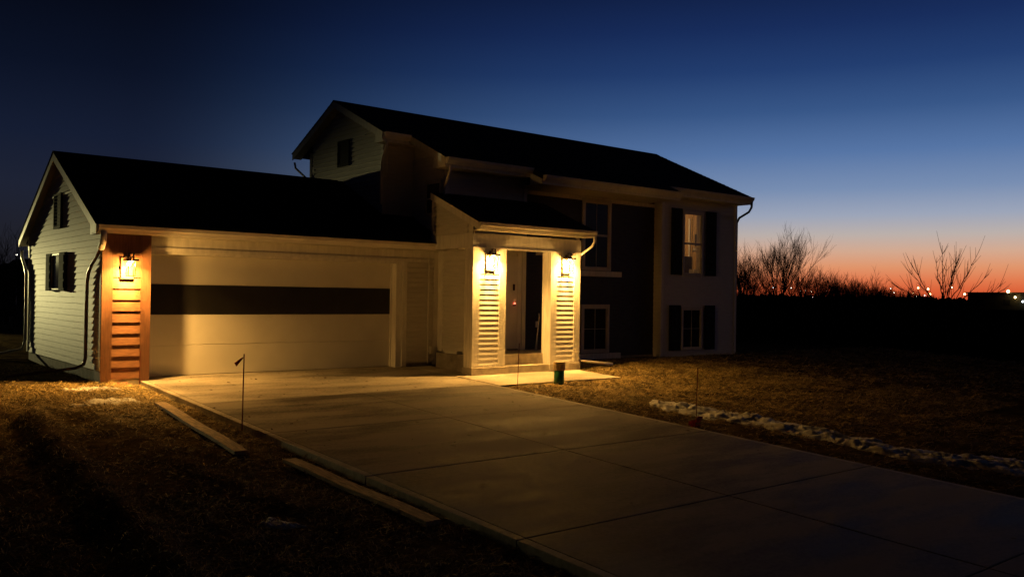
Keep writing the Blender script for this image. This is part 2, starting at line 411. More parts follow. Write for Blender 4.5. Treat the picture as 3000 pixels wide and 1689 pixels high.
# --- garage gable wall (faces -x)
gw = MB().prism([(0.012, ZG0), (YB, ZG0), (YB, grz(YB) - 0.10), (GR[0], GR[1] - 0.10), (0.012, grz(0.012) - 0.10)], 'x', 0.015, 0.14).build('gable_wall', 'siding', house)
rows = []; h = 0.108; z = ZG0
def gspan(z):
    if z < grz(0.03) - 0.13: a0 = 0.03
    else: a0 = GR[0] - (GR[1] - 0.11 - z) / gs
    if z < grz(YB) - 0.13: a1 = YB
    else: a1 = GR[0] + (GR[1] - 0.11 - z) / gs
    return max(a0, 0.03), min(a1, YB)
while z < GR[1] - 0.2:
    s0, s1 = gspan(z), gspan(z + h)
    if s1[1] > s1[0] + 0.05: rows.append((z, z + h, s0[0], s0[1], s1[0], s1[1]))
    z += h
clap_side(gw, 0.015, rows, 'siding', 0.017)
part('foundation', 'found', house, 0.03, 0.2, 0.02, YB - 0.02, -0.3, ZG0)
MB().box(-0.012, 0.0145, YB - 0.10, YB + 0.012, ZG0, grz(YB) - 0.1).build('corner_board', 'trim', gw)
MB().box(-0.010, 0.0145, 0.0, 0.075, ZG0, grz(0) - 0.12).build('corner_board', 'siding', gw)
# frieze band across the gable
MB().box(-0.020, -0.001, 1.90, 4.06, 3.225, 3.262).build('frieze_band', 'trim', gw)
part('rear_wall', 'siding', house, 0.15, 5.9, YB - 0.12, YB - 0.002, -0.2, 2.3)

# --- garage roof
def shingles(parent, x0, x1, yt, zt, yb, zb, m='shingle', cw=0.145):
    """stepped courses on one slope from top (yt,zt) to eave (yb,zb), joined"""
    L = math.hypot(yb - yt, zb - zt); n = int(L / cw); b = MB()
    uy, uz = (yb - yt) / L, (zb - zt) / L; ny, nz = (-uz, uy) if uy > 0 else (uz, -uy)
    if nz < 0: ny, nz = -ny, -nz
    r2 = random.Random(3)
    for k in range(n):
        a, e = k * L / n, (k + 1) * L / n + 0.012
        xs = [x0] + sorted(r2.uniform(x0, x1) for _ in range(int((x1 - x0) / 0.9))) + [x1]
        for xa, xb in zip(xs, xs[1:]):
            o = r2.uniform(-.004, .004); q = r2.uniform(0.008, 0.016)
            v = []
            for xx in (xa, xb):
                for (t, u) in ((a, 0.001), (e + o, 0.001), (e + o, q), (a, 0.004)):
                    v.append((xx, yt + uy * t + ny * u, zt + uz * t + nz * u))
            b.add(v, [(0, 1, 2, 3), (7, 6, 5, 4), (0, 4, 5, 1), (1, 5, 6, 2), (2, 6, 7, 3), (3, 7, 4, 0)])
    o = b.build('shingles', m, parent); o['kind'] = 'stuff'; return o
def gable_roof(name, x0, x1, ridge, ef, er, th=0.10):
    """ef/er: (y,z) of front and rear eave top edges"""
    poly = [ef, ridge, er, (er[0], er[1] - th), (ridge[0], ridge[1] - th), (ef[0], ef[1] - th)]
    return MB().prism(poly, 'x', x0, x1).build(name, 'shingle', house)
GO = -0.13
groof = gable_roof('garage_roof', GO + 0.022, XW + 0.3, GR, (GE[0] + 0.02, GE[1] + 0.01), (6.17, grz(6.17)))
shingles(groof, GO - 0.012, 6.42, GR[0], GR[1], GE[0] - 0.02, GE[1] - 0.01)
shingles(groof, GO - 0.012, 5.9, GR[0], GR[1], 6.19, grz(6.19))
MB().prism([(GR[0] - .13, GR[1] - .13 * gs + .014), (GR[0], GR[1] + .02), (GR[0] + .13, GR[1] - .13 * gs + .014), (GR[0] + .13, GR[1] - .13 * gs), (GR[0], GR[1]), (GR[0] - .13, GR[1] - .13 * gs)], 'x', GO - .012, 5.8).build('ridge_cap', 'shingle', groof)
def rake(parent, x, ridge, e, th, d=0.022, m='trim'):
    """barge board on a gable end, from ridge to eave point e"""
    MB().prism([(ridge[0], ridge[1] - 0.004), (ridge[0], ridge[1] - 0.004 - th), (e[0], e[1] - 0.004 - th), (e[0], e[1] - 0.004)], 'x', x, x + d).build('barge_board', m, parent)
rake(groof, GO, GR, (GE[0], GE[1]), 0.165); rake(groof, GO, GR, (6.17, grz(6.17)), 0.165)
# rake soffits and eave return boxes
for (ya, za), (yb, zb) in (((GR[0], GR[1]), (GE[0], GE[1])), ((GR[0], GR[1]), (6.17, grz(6.17)))):
    MB().prism([(ya, za - .115), (yb, zb - .115), (yb, zb - .135), (ya, za - .135)], 'x', GO + 0.023, 0.0).build('rake_soffit', 'soffit', groof)
MB().prism([(GE[0] + .004, GE[1] - .16), (0.33, GE[1] - .16 + 0.0), (0.33, grz(0.33) - 0.12), (GE[0] + .004, GE[1] - .1)], 'x', GO + 0.024, -0.004).build('eave_return', 'trim', groof)
# front soffit, frieze, fascia
part('soffit', 'soffit', groof, GO + .02, XW, GE[0] + 0.02, GYW + 0.02, 2.395, 2.412)
part('fascia', 'trim', groof, GO + .022, XW - .02, GE[0] + 0.021, GE[0] + 0.045, 2.413, 2.53)
def gutter(parent, x0, x1, yf, zt, m='gutter', depth=0.115, hgt=0.125, yback=None):
    """K-style gutter along x; yf = front lip"""
    yb = yf + depth
    prof = [(yb, zt), (yb, zt - hgt), (yf + .055, zt - hgt), (yf + .03, zt - hgt * .62), (yf + .008, zt - hgt * .45), (yf, zt - .022), (yf - .004, zt), (yf + .012, zt), (yf + .012, zt - .02), (yf + .02, zt - hgt * .42), (yf + .04, zt - hgt * .60), (yf + .062, zt - hgt + .006), (yb - .006, zt - hgt + .006), (yb - .006, zt)]
    o = MB().prism(prof, 'x', x0, x1).build('gutter', m, parent)
    for xx in (x0, x1 - .004):
        MB().prism([(yb, zt), (yb, zt - hgt), (yf + .055, zt - hgt), (yf + .03, zt - hgt * .62), (yf + .008, zt - hgt * .45), (yf, zt)], 'x', xx + (-.004 if xx == x0 else .004), xx + (0 if xx == x0 else .008)).build('end_cap', m, o)
    return o
gutter(house, GO + .02, 6.40, GE[0] - 0.095, 2.525)
gut_r = MB().box(GO + .02, 5.9, 6.175, 6.28, grz(6.17) - .15, grz(6.17) - .03).build('gutter', 'gutter', house)

# --- garage front: wall, header, casing, door
XD0, XD1 = 0.84, 5.695
fwall = MB().box(XD1 + 0.13, XW, GYW, GYW + 0.12, 0.06, 2.394).build('garage_front_wall', 'siding', house)
clap_front(fwall, XD1 + 0.245, XW - 0.135, 0.10, 2.145, GYW, 0.104, 'siding', 0.030)
part('corner_board', 'trim', fwall, XW - 0.132, XW - 0.002, GYW - 0.022, GYW - 0.001, 0.02, 2.36)
part('corner_board', 'trim', fwall, XD1 + 0.135, XD1 + 0.242, GYW - 0.022, GYW - 0.001, 0.0, 2.145)
part('foundation', 'found', house, XD1 + 0.135, XW - .01, GYW + 0.03, GYW + .12, -0.25, 0.059)
hdr = MB().box(0.70, XW - 0.137, GYW + 0.002, GYW + 0.12, 2.20, 2.394).build('garage_header', 'trim', house)
part('frieze_board', 'trim', hdr, 0.766, XW - 0.14, GYW - 0.022, GYW, 2.235, 2.392)
part('head_casing', 'trim', hdr, 0.766, XW - 0.14, GYW - 0.034, GYW, 2.148, 2.214)
part('head_jamb', 'trim', hdr, 0.766, XD1 + 0.13, GYW + 0.001, GYD - 0.01, 2.10, 2.147)
jm = part('door_jamb', 'trim', house, XD1 - 0.002, XD1 + 0.134, GYW + 0.001, GYD + 0.12, -0.03, 2.10)
part('door_stop', 'trim', jm, XD1 - 0.028, XD1 - 0.003, GYD - 0.05, GYD - 0.012, -0.01, 2.098)
part('door_jamb', 'trim', house, 0.70, XD0 - 0.004, GYW + 0.001, GYD + 0.12, -0.03, 2.10)
gd = MB().box(XD0, XD1, GYD + 0.012, GYD + 0.05, -0.02, 2.13).build('garage_door', 'doorwhite', house)
ZS = [-0.003, 0.527, 1.062, 1.592, 2.122]
for i in range(4):
    d = MB().box(XD0 + .004, XD1 - .004, GYD, GYD + 0.0115, ZS[i] + 0.004, ZS[i + 1] - 0.004).build('door_panel', 'doordark' if i == 2 else 'doorwhite', gd, bevel=0.004)
    if i == 2: d['label'] = 'black panel across the pale garage door'
part('bottom_seal', 'shutter', gd, XD0, XD1, GYD + .001, GYD + .03, -0.03, -0.004)

# --- brown pilaster with lantern
pil = MB().box(0.012, 0.753, 0.0, 0.42, -0.22, 2.394).build('wood_pilaster', 'woodtrim', house)
part('corner_board', 'woodtrim', pil, 0.0, 0.165, -0.026, -0.001, -0.06, 2.393)
part('corner_board', 'woodtrim', pil, 0.608, 0.765, -0.026, -0.001, -0.03, 2.393)
clap_front(pil, 0.166, 0.607, 0.02, 2.06, -0.0, 0.185, 'wood', 0.021)
part('head_board', 'woodtrim', pil, 0.166, 0.607, -0.020, -0.001, 2.062, 2.393)
part('base_board', 'step', pil, 0.166, 0.607, -0.016, -0.001, -0.10, 0.018)
part('side_board', 'woodtrim', pil, 0.7535, 0.7645, 0.0, 0.199, -0.03, 2.393)

# --- conduit and outlet box right of the door
cd = MB().tube([(6.46, GYW - .03, 2.24), (6.46, GYW - .03, 0.05)], 0.014, 8).build('conduit', 'trim', house, smooth=True)
bx = part('outlet_box', 'trim', house, 6.49, 6.57, GYW - .075, GYW - .023, 0.24, 0.40, bevel=.01)
MB().box(6.497, 6.563, GYW - .088, GYW - .0755, 0.25, 0.39).build('cover', 'gutter', bx, bevel=.006)
MB().tube([(6.46, GYW - .05, 0.30), (6.44, GYW - .07, 0.30)], 0.022, 8).build('spigot', 'trim', house)

# --- main block walls
ZB = -0.06
XA = 5.95; YAF = 1.22; YAR = 4.55
agw = MB().prism([(YAF, 2.4), (YAR, 2.4), (YAR, mz(YAR) - .12), (MR[0], MR[1] - .12), (YAF, mz(YAF) - .12)], 'x', XA, XA + 0.12).build('gable_wall', 'siding', house)
rows = []; z = 3.0; h = 0.106
while z < MR[1] - .25:
    def sp(zz):
        a0 = YAF if zz < mz(YAF) - .14 else MR[0] - (MR[1] - .13 - zz) / ms
        a1 = YAR if zz < mz(YAR) - .14 else MR[0] + (MR[1] - .13 - zz) / ms
        return a0, a1
    s0, s1 = sp(z), sp(z + h)
    if s1[1] > s1[0] + .05: rows.append((z, z + h, *s0, *s1))
    z += h
clap_side(agw, XA, rows, 'siding', .030)
part('corner_board', 'trim', agw, XA - .022, XA - .001, YAR - .09, YAR + .01, 3.0, 4.55)
part('corner_board', 'trim', agw, XA - .022, XA - .001, YAF - .01, YAF + .08, 3.0, 4.72)
MB().box(XA - .022, XA - .001, 2.0, 4.2, 5.00, 5.035).build('frieze_band', 'trim', agw)
afw = MB().box(XA, XW - .001, YAF + .001, YAF + .12, 2.4, 4.82).build('front_wall', 'siding', house)
clap_front(afw, XA + .09, XW - .03, 3.1, 4.74, YAF, 0.106, 'siding')
# left wall of the forward part
blw = MB().prism([(0.0, ZB), (YAF + .2, ZB), (YAF + .2, mz(YAF + .2) - .12), (0.0, mz(0) - .12)], 'x', XW, XW + .12).build('side_wall', 'siding', house)
rows = []; z = 2.55
while z < 4.42:
    hi = min(YAF, MR[0] + 9)
    lo = 0.02 if z + h < mz(0.02) - .13 else MR[0] - (MR[1] - .13 - z - h) / ms
    rows.append((z, z + h, 0.02, YAF, max(lo, .02), YAF)); z += h
clap_side(blw, XW, rows, 'siding', .030)
# front walls: left pale part, recessed charcoal part, right pale part
XC0, XC1, YC, XE = 8.95, 13.52, 0.25, 16.66
lw = MB().box(XW, XC0, 0.0, 0.12, ZB, 4.30).build('front_wall', 'siding', house)
clap_front(lw, XW + .10, XC0 - .10, 3.62, 4.26, 0.0, 0.106, 'siding')
part('corner_board', 'trim', lw, XW - .012, XW + .098, -0.022, -.001, 2.5, 4.26)
part('corner_board', 'trim', lw, XC0 - .098, XC0 + .01, -0.022, -.001, ZB, 4.26)
cw_ = MB().box(XC0 - .1, XC1 + .1, YC, YC + .12, ZB, 4.35).build('recessed_front_wall', 'darksiding', house)
clap_front(cw_, XC0 + .02, XC1 - .002, 0.02, 3.93, YC, 0.178, 'darksiding', 0.012)
part('foundation', 'found', house, XC0, XC1 + .02, YC - .02, YC + .1, -0.3, 0.018)
rw = MB().box(XC1, 14.38, 0.0, 0.12, ZB, 4.36).box(15.08, XE, 0.0, 0.12, ZB, 4.36).box(14.38, 15.08, 0.0, 0.12, ZB, 2.14).box(14.38, 15.08, 0.0, 0.12, 3.73, 4.36).build('front_wall', 'siding', house)
clap_front(rw, XC1 + .09, XE - .09, 0.04, 4.13, 0.0, 0.106, 'siding')
part('corner_board', 'trim', rw, XC1 - .004, XC1 + .088, -.022, -.001, 0.0, 4.13)
part('corner_board', 'trim', rw, XE - .088, XE + .012, -.022, -.001, 0.0, 4.13)
part('return_wall', 'siding', house, XC1 - .003, XC1 + .1, 0.121, YC, ZB, 4.2)
part('foundation', 'found', house, XC1, XE, 0.03, 0.12, -0.3, ZB + .08)
MB().prism([(0.121, ZB), (5.0, ZB), (5.0, mz(5.0) - .12), (MR[0], MR[1] - .12), (0.121, mz(.121) - .12)], 'x', XE - .12, XE).build('gable_wall', 'siding', house)
part('rear_wall', 'siding', house, XA + .121, XE - .121, 4.9, 5.0, ZB, mz(4.9) - .13)

# --- main roof (front slope reaches further down where the plan steps forward)
def slope(name, x0, x1, yt, yb, th=0.10, parent=None, y_top_z=None):
    zt, zb = mz(yt), mz(yb)
    return MB().prism([(yt, zt), (yb, zb), (yb, zb - th), (yt, zt - th)], 'x', x0, x1).build(name, 'shingle', parent or house)
mroof = empty('main_roof', (11, 3.09, 5.9), house); mroof.location = Vector((11, 3.09, 5.9)) - Vector((8, 2, 0))
XRA, XRB, XRR = 5.709, 6.393, 16.74
YE_A, YE_B, YE_C = 0.886, -0.449, -0.85
slope('roof_slope', XRA + .024, XRB, MR[0], YE_A, parent=mroof)
slope('roof_slope', XRB + .024, XRR - .024, MR[0], YE_B, parent=mroof)
slope('roof_slope', 8.70, 13.25, YE_B + .001, YE_C, parent=mroof)
slope('roof_slope', XRA + .024, XRR - .024, MR[0], 5.232, parent=mroof)
for (a, b, c, d) in ((XRA - .012, XRB - .012, MR[0], YE_A - .02), (XRB - .012, XRR + .012, MR[0], YE_B - .02), (8.688, 13.262, YE_B - .02, YE_C - .02), (XRA - .012, XRR + .012, MR[0], 5.25)):
    shingles(mroof, a, b, c, mz(c), d, mz(d))
MB().prism([(MR[0] - .13, mz(MR[0] - .13) + .014), (MR[0], MR[1] + .02), (MR[0] + .13, mz(MR[0] + .13) + .014), (MR[0] + .13, mz(MR[0] + .13)), (MR[0], MR[1]), (MR[0] - .13, mz(MR[0] - .13))], 'x', XRA - .012, XRR + .012).build('ridge_cap', 'shingle', mroof)
rake(mroof, XRA, MR, (YE_A, mz(YE_A)), .16); rake(mroof, XRA, MR, (5.232, mz(5.232)), .16)
rake(mroof, XRB, (YE_A - .001, mz(YE_A)), (YE_B, mz(YE_B)), .16)
rake(mroof, XRR - .022, MR, (YE_B, mz(YE_B)), .16, m='shutter'); rake(mroof, XRR - .022, MR, (5.232, mz(5.232)), .16, m='shutter')
for x0, x1, a, b in ((XRA + .025, XA, MR[0], YE_A), (XRA + .025, XA, MR[0], 5.232), (XRB + .025, XW, YE_A, YE_B)):
    MB().prism([(a, mz(a) - .112), (b, mz(b) - .112), (b, mz(b) - .132), (a, mz(a) - .132)], 'x', x0, x1).build('rake_soffit', 'soffit', mroof)
# eave returns, soffits, fascia, gutters
MB().prism([(YE_A + .01, mz(YE_A) - .20), (YAF, mz(YE_A) - .20), (YAF, mz(YAF) - .12), (YE_A + .01, mz(YE_A) - .11)], 'x', XRA + .026, XA - .002).build('eave_return', 'trim', mroof)
MB().prism([(YE_B + .01, mz(YE_B) - .20), (0.0, mz(YE_B) - .20), (0.0, mz(0) - .12), (YE_B + .01, mz(YE_B) - .11)], 'x', XRB + .026, XW - .002).build('eave_return', 'trim', mroof)
part('soffit', 'soffit', mroof, XRA + .03, XRB + .3, YE_A + .012, YAF + .02, mz(YE_A) - .205, mz(YE_A) - .19)
part('soffit', 'soffit', mroof, XRB + .03, 8.72, YE_B + .012, 0.02, mz(YE_B) - .205, mz(YE_B) - .19)
part('soffit', 'soffit', mroof, 13.23, XRR - .03, YE_B + .012, 0.02, mz(YE_B) - .205, mz(YE_B) - .19)
part('soffit', 'soffit', mroof, 8.72, 13.23, YE_C + .012, YC + .02, mz(YE_C) - .205, mz(YE_C) - .19)
for x0, x1, ye in ((XRA + .024, XRB - .02, YE_A), (XRB + .024, 8.70, YE_B), (8.715, 13.235, YE_C), (13.25, XRR - .024, YE_B)):
    part('fascia', 'trim', mroof, x0, x1, ye + .002, ye + .022, mz(ye) - .21, mz(ye) - .02)
    gutter(house, x0, x1, ye - .113, mz(ye) - .015)
part('frieze_board', 'trim', mroof, XC0 + .01, XC1 - .01, YC - .02, YC - .001, mz(YE_C) - .30, mz(YE_C) - .207)
part('frieze_board', 'trim', mroof, XC1 + .01, XE, -.02, -.001, 4.131, mz(YE_B) - .207)
for x in (8.70, 13.25):
    MB().prism([(YE_C + .01, mz(YE_C) - .2), (YE_C + .01, mz(YE_C) - .1), (YE_B + .02, mz(YE_B) - .1), (YE_B + .02, mz(YE_C) - .2)], 'x', x - .012, x + .012).build('eave_return', 'trim', mroof)

# --- downspouts
def flat_tube(parent, pts, m, a=0.04, name='downspout'):
    return MB().tube(pts, a, 8, ell=0.75).build(name, m, parent, smooth=True)
flat_tube(house, [(-.02, -.12, 2.41), (-.02, -.12, 2.30), (-.02, -.08, 2.20), (-.03, .20, 2.02), (-.05, .44, 1.88), (-.05, .62, 1.76), (-.05, .70, 1.6), (-.05, .72, 0.9), (-.05, .72, .33), (-.07, .74, .22), (-.18, .78, .16), (-1.15, 1.12, .03)], 'shadegutter', .033)
MB().tube([(-.02, -.16, 2.42), (-.02, -.16, 2.33), (-.02, -.13, 2.25), (-.02, -.02, 2.15)], .052, 10).build('elbow', 'gutter', house, smooth=True)
flat_tube(house, [(-.05, 6.22, 2.3), (-.05, 6.2, 2.15), (-.05, 5.9, 1.95), (-.05, 5.72, 1.8), (-.05, 5.70, .4), (-.1, 5.75, .2), (-.7, 6.1, .05)], 'gutter', .035)
flat_tube(house, [(5.80, .83, 4.72), (5.80, .86, 4.60), (5.84, 1.06, 4.44), (5.87, 1.17, 4.30), (5.87, 1.17, 3.4)], 'trim', .036)
flat_tube(house, [(5.80, 5.28, 4.72), (5.80, 5.22, 4.58), (5.86, 4.72, 4.28), (5.9, 4.62, 4.1), (5.9, 4.62, 3.4)], 'trim', .036)
flat_tube(house, [(6.50, -.50, 4.13), (6.50, -.49, 4.02), (6.60, -.25, 3.86), (6.66, -.08, 3.74), (6.67, -.06, 3.56)], 'trim', .036)
flat_tube(house, [(16.66, -.51, 4.16), (16.66, -.50, 4.02), (16.68, -.40, 3.90), (16.71, -.06, 3.76), (16.72, .03, 3.62), (16.72, .04, 2.0), (16.72, .04, .1)], 'shutter', .042)

# --- porch
XP, YP = 6.393, -1.449
XP2 = XP + 0.83; XQ = 8.425; XQ2 = 9.26
pwall = MB().box(XW, XW + .10, -1.20, 0.0, 0.26, 2.41).build('porch_side_wall', 'siding', house)
rows = []; z = 0.33
while z < 2.36:
    rows.append((z, z + .1035, -1.2, -0.0, -1.2, -0.0)); z += .1035
clap_side(pwall, XW, rows, 'siding', 0.030)
part('corner_board', 'trim', pwall, XW - .022, XW - .001, -.02, GYW - .024, 0.30, 2.40)
part('stoop', 'found', house, 6.56, 9.24, -1.195, -0.001, -0.28, 0.279, bevel=.008)
part('landing', 'step', house, XP2 - .02, XQ + .02, -1.245, -1.196, -.25, .281, bevel=.006)
part('step', 'step', house, XP2 - .03, XQ + .035, YP - .012, -1.246, -.25, 0.066, bevel=.01)
for (a, b) in ((XP, XP2), (XQ, XQ2)):
    pc = MB().box(a + .012, b - .012, YP, -1.20, 0.06, 2.406).build('porch_column', 'trim', house)
    part('corner_board', 'column_trim', pc, a, a + .17, YP - .026, YP - .001, 0.062, 2.405)
    part('corner_board', 'column_trim', pc, b - .17, b, YP - .026, YP - .001, 0.062, 2.405)
    part('side_board', 'column_trim', pc, a, a + .0115, YP, -1.20, 0.062, 2.405)
    part('base_trim', 'column_trim', pc, a + .171, b - .171, YP - .024, YP - .001, .062, .112)
    clap_front(pc, a + .171, b - .171, 0.113, 2.30, YP, 0.1, 'siding', 0.0145)
    part('head_trim', 'column_trim', pc, a + .171, b - .171, YP - .024, YP - .001, 2.301, 2.405)
    part('base', 'step', pc, a - .02, b + .02, YP - .05, -1.18, -.27, .0595, bevel=.006)
ph = MB().box(XP + .002, XQ2 - .002, YP, -1.18, 2.408, 2.70).build('porch_header', 'trim', house)
part('header_board', 'trim', ph, XP - .012, XQ2 + .012, YP - .03, YP - .001, 2.408, 2.684)
part('side_board', 'trim', ph, XP - .012, XP + .001, YP, -.002, 2.408, 2.684)
part('drip_cap', 'trim', ph, XP - .02, XQ2 + .02, YP - .05, YP - .031, 2.402, 2.428)
part('side_board', 'trim', ph, XQ2 - .001, XQ2 + .012, YP, -.002, 2.408, 2.684)
part('porch_ceiling', 'soffit', house, XP + .003, XQ2 - .003, -1.179, -.001, 2.56, 2.58)
YPE, ZPE = -1.686, 2.905; ps = 0.416
def pz(y): return ZPE + ps * (y - YPE)
XPR = 9.44
proof = MB().prism([(YPE, pz(YPE)), (-.001, pz(-.001)), (-.001, pz(-.001) - .09), (YPE, pz(YPE) - .09)], 'x', 6.365, XPR - .022).build('porch_roof', 'shingle', house)
shingles(proof, 6.331, XPR + .012, -.002, pz(-.002), YPE - .02, pz(YPE - .02))
for x in (6.343, XPR - .022):
    MB().prism([(YPE, pz(YPE) - .004), (-.023, pz(-.023) - .004), (-.023, pz(-.023) - .15), (YPE, pz(YPE) - .15)], 'x', x, x + .022).build('barge_board', 'trim', proof)
# triangular cheek of the porch roof
ck = MB().prism([(YP, 2.686), (-.002, 2.686), (-.002, pz(-.002) - .1), (YP, pz(YP) - .1)], 'x', XP + .01, XP + .10).build('porch_cheek_wall', 'siding', house)
rows = []; z = 2.70
while z < 3.42:
    def lo(zz): return max(YP + .16, YPE + (zz + .15 - ZPE) / ps)
    if lo(z + .1) < -.12: rows.append((z, z + .1, lo(z), -.10, lo(z + .1), -.10))
    z += .1
clap_side(ck, XP + .01, rows, 'siding', .030)
part('corner_board', 'trim', ck, XP - .012, XP + .009, -.098, -.024, 2.69, 3.40)
MB().prism([(XP + .10, 2.687), (XQ2, 2.687), (XQ2, 2.70), (XP + .1, 2.70)], 'y', YP + .02, -.01).build('porch_plate', 'trim', house)
part('porch_cheek_wall', 'siding', house, XQ2 - .1, XQ2 - .004, YP, -.002, 2.702, 2.80)
part('soffit', 'soffit', proof, 6.366, XPR - .023, YPE + .012, YP - .0, 2.742, 2.755)
part('fascia', 'trim', proof, 6.343, XPR - .001, YPE - .006, YPE + .012, 2.742, 2.885)
gutter(house, 6.336, 9.455, -1.802, 2.885)
flat_tube(house, [(9.41, -1.75, 2.77), (9.41, -1.75, 2.66), (9.39, -1.70, 2.56), (9.33, -1.52, 2.44), (9.305, -1.44, 2.38), (9.30, -1.40, 2.28), (9.30, -1.40, .25), (9.31, -1.41, .16), (9.36, -1.42, .10), (10.25, -1.50, .0)], 'gutter', .036)

# --- entry door in the porch
dw = part('entry_wall_face', 'siding', house, XW + .1, XC0 - .12, -.02, -.001, .281, 2.559)
ed = MB().box(7.72, 8.68, -.06, -.021, .30, 2.36).build('entry_door', 'doorwhite', house)
for (x0, x1, z0, z1) in ((7.84, 8.15, .46, 1.05), (8.22, 8.53, .46, 1.05), (7.84, 8.15, 1.35, 2.22), (8.22, 8.50, 1.35, 2.22)):
    MB().box(x0, x1, -.066, -.061, z0, z1).build('door_panel', 'doorwhite', ed, bevel=.004)
part('door_casing', 'trim', house, 7.60, 7.715, -.06, -.021, .281, 2.44)
part('door_casing', 'trim', house, 8.685, 8.80, -.06, -.021, .281, 2.44)
part('door_casing', 'trim', house, 7.60, 8.80, -.062, -.021, 2.442, 2.54)
part('threshold', 'bronze', house, 7.72, 8.68, -.11, -.061, .281, .30)
lk = part('keypad_lock', 'bronze', ed, 8.545, 8.595, -.085, -.061, 1.60, 1.74, bevel=.005)
MB().tube([(8.575, -.09, 1.27), (8.575, -.12, 1.27), (8.50, -.125, 1.27)], .012, 8).build('door_handle', 'bronze', ed, smooth=True)
part('outlet_plate', 'trim', house, 9.475, 9.545, YC - .03, YC - .013, .76, .90)
# --- windows
def window_front(x0, x1, z0, z1, y, kind, pm='darkglass', sill=None, casing=0.075):
    w_ = empty('window', (0, 0, 0), house); w_.location = Vector(((x0 + x1) / 2, y, z0)) - Vector((8, 2, 0))
    for a in ((x0 - casing, x0, z0 - casing * .8, z1 + casing), (x1, x1 + casing, z0 - casing * .8, z1 + casing)):
        part('casing', 'frame', w_, a[0], a[1], y - .045, y - .002, a[2], a[3])
    part('casing', 'frame', w_, x0, x1, y - .045, y - .002, z1, z1 + casing)
    part('casing', 'frame', w_, x0, x1, y - .045, y - .002, z0 - casing * .8, z0)
    t = .032
    for (a, b) in ((x0, x0 + t), (x1 - t, x1)): part('sash_stile', 'frame', w_, a, b, y - .028, y - .004, z0, z1)
    for (a, b) in ((z0, z0 + t), (z1 - t, z1)): part('sash_rail', 'frame', w_, x0 + t, x1 - t, y - .028, y - .004, a, b)
    zm = (z0 + z1) / 2; xm = (x0 + x1) / 2
    if kind == 'hung':
        part('meeting_rail', 'frame', w_, x0 + t, x1 - t, y - .034, y - .004, zm - .025, zm + .025)
        part('muntin', 'frame', w_, xm - .006, xm + .006, y - .022, y - .012, z0 + t, zm - .026)
        part('muntin', 'frame', w_, xm - .006, xm + .006, y - .022, y - .012, zm + .026, z1 - t)
        part('pane', pm, w_, x0 + t, x1 - t, y - .011, y - .007, z0 + t, zm - .026)
        part('pane', pm, w_, x0 + t, x1 - t, y - .011, y - .007, zm + .026, z1 - t)
    else:
        part('muntin', 'frame', w_, xm - .005, xm + .005, y - .022, y - .012, z0 + t, z1 - t)
        for (a, b) in ((x0 + t, xm - .0055), (xm + .0055, x1 - t)): part('muntin', 'frame', w_, a, b, y - .020, y - .012, zm - .005, zm + .005)
        part('pane', pm, w_, x0 + t, x1 - t, y - .011, y - .007, z0 + t, z1 - t)
    if sill: part('sill', 'trim', w_, sill[0], sill[1], y - .07, y - .002, sill[2], sill[3])
    return w_
YD = YC - .012
window_front(10.985, 11.815, 2.19, 3.80, YD, 'hung', 'darkglass', (10.72, 12.25, 1.985, 2.115))
window_front(10.985, 11.79, 0.175, 1.225, YD, 'slide', 'darkglass', (10.72, 12.25, -.06, .10))
wl = window_front(14.375, 15.085, 2.13, 3.74, -.014, 'hung', 'winglass', None, .06)
wl['label'] = 'lit upstairs window with warm room behind'
window_front(14.36, 15.10, 0.16, 1.20, -.014, 'slide', 'darkglass', None, .055)
def shutter_front(x0, x1, z0, z1, y):
    s = MB().box(x0, x1, y - .035, y - .002, z0, z1).build('shutter', 'shutter', house)
    zm = (z0 + z1) / 2
    for (a, b) in ((z0 + .06, zm - .03), (zm + .03, z1 - .06)):
        MB().box(x0 + .05, x1 - .05, y - .043, y - .0355, a, b).build('shutter_panel', 'shutter', s, bevel=.004)
for (a, b, c, d) in ((13.885, 14.30, 2.10, 3.84), (15.31, 15.72, 2.10, 3.84), (13.84, 14.275, .11, 1.30), (15.285, 15.70, .11, 1.30)):
    shutter_front(a, b, c, d, -.014)
# side-facing windows (-x)
def window_side(x, y0, y1, z0, z1, pm, shutters=None, kind='hung', casing=.05):
    w_ = empty('window', (0, 0, 0), house); w_.location = Vector((x, (y0 + y1) / 2, z0)) - Vector((8, 2, 0))
    for (a, b, c, d) in ((y0 - casing, y0, z0 - casing, z1 + casing), (y1, y1 + casing, z0 - casing, z1 + casing), (y0, y1, z1, z1 + casing), (y0, y1, z0 - casing, z0)):
        part('casing', 'shutter' if kind == 'louver' else 'frame', w_, x - .045, x - .002, a, b, c, d)
    part('pane', pm, w_, x - .022, x - .004, y0, y1, z0, z1)
    zm = (z0 + z1) / 2
    if kind == 'hung': part('meeting_rail', 'frame', w_, x - .030, x - .0225, y0, y1, zm - .015, zm + .015)
    if kind == 'louver':
        n = int((z1 - z0) / .06)
        me = MB().prism([(0, 0), (-.018, -.012), (-.018, -.004), (0, .008)], 'y', 0, y1 - y0).mesh('slat', 'shutter')
        for k in range(n): link('slat', me, (x - .0225, y0, z0 + .03 + k * (z1 - z0) / n), w_)
    if shutters:
        for (a, b) in shutters:
            s = MB().box(x - .06, x - .004, a, b, z0 - .04, z1 + .04).build('shutter', 'shutter', house)
            n = 4
            for k in range(n):
                zz = z0 + (k + .1) * (z1 - z0) / n
                MB().box(x - .068, x - .0605, a + .04, b - .04, zz, zz + (z1 - z0) / n * .8).build('shutter_panel', 'shutter', s)
    return w_
window_side(-.002, 2.76, 3.42, 1.49, 2.12, 'dim', [(2.31, 2.73), (3.45, 3.82)], 'plain', .022)
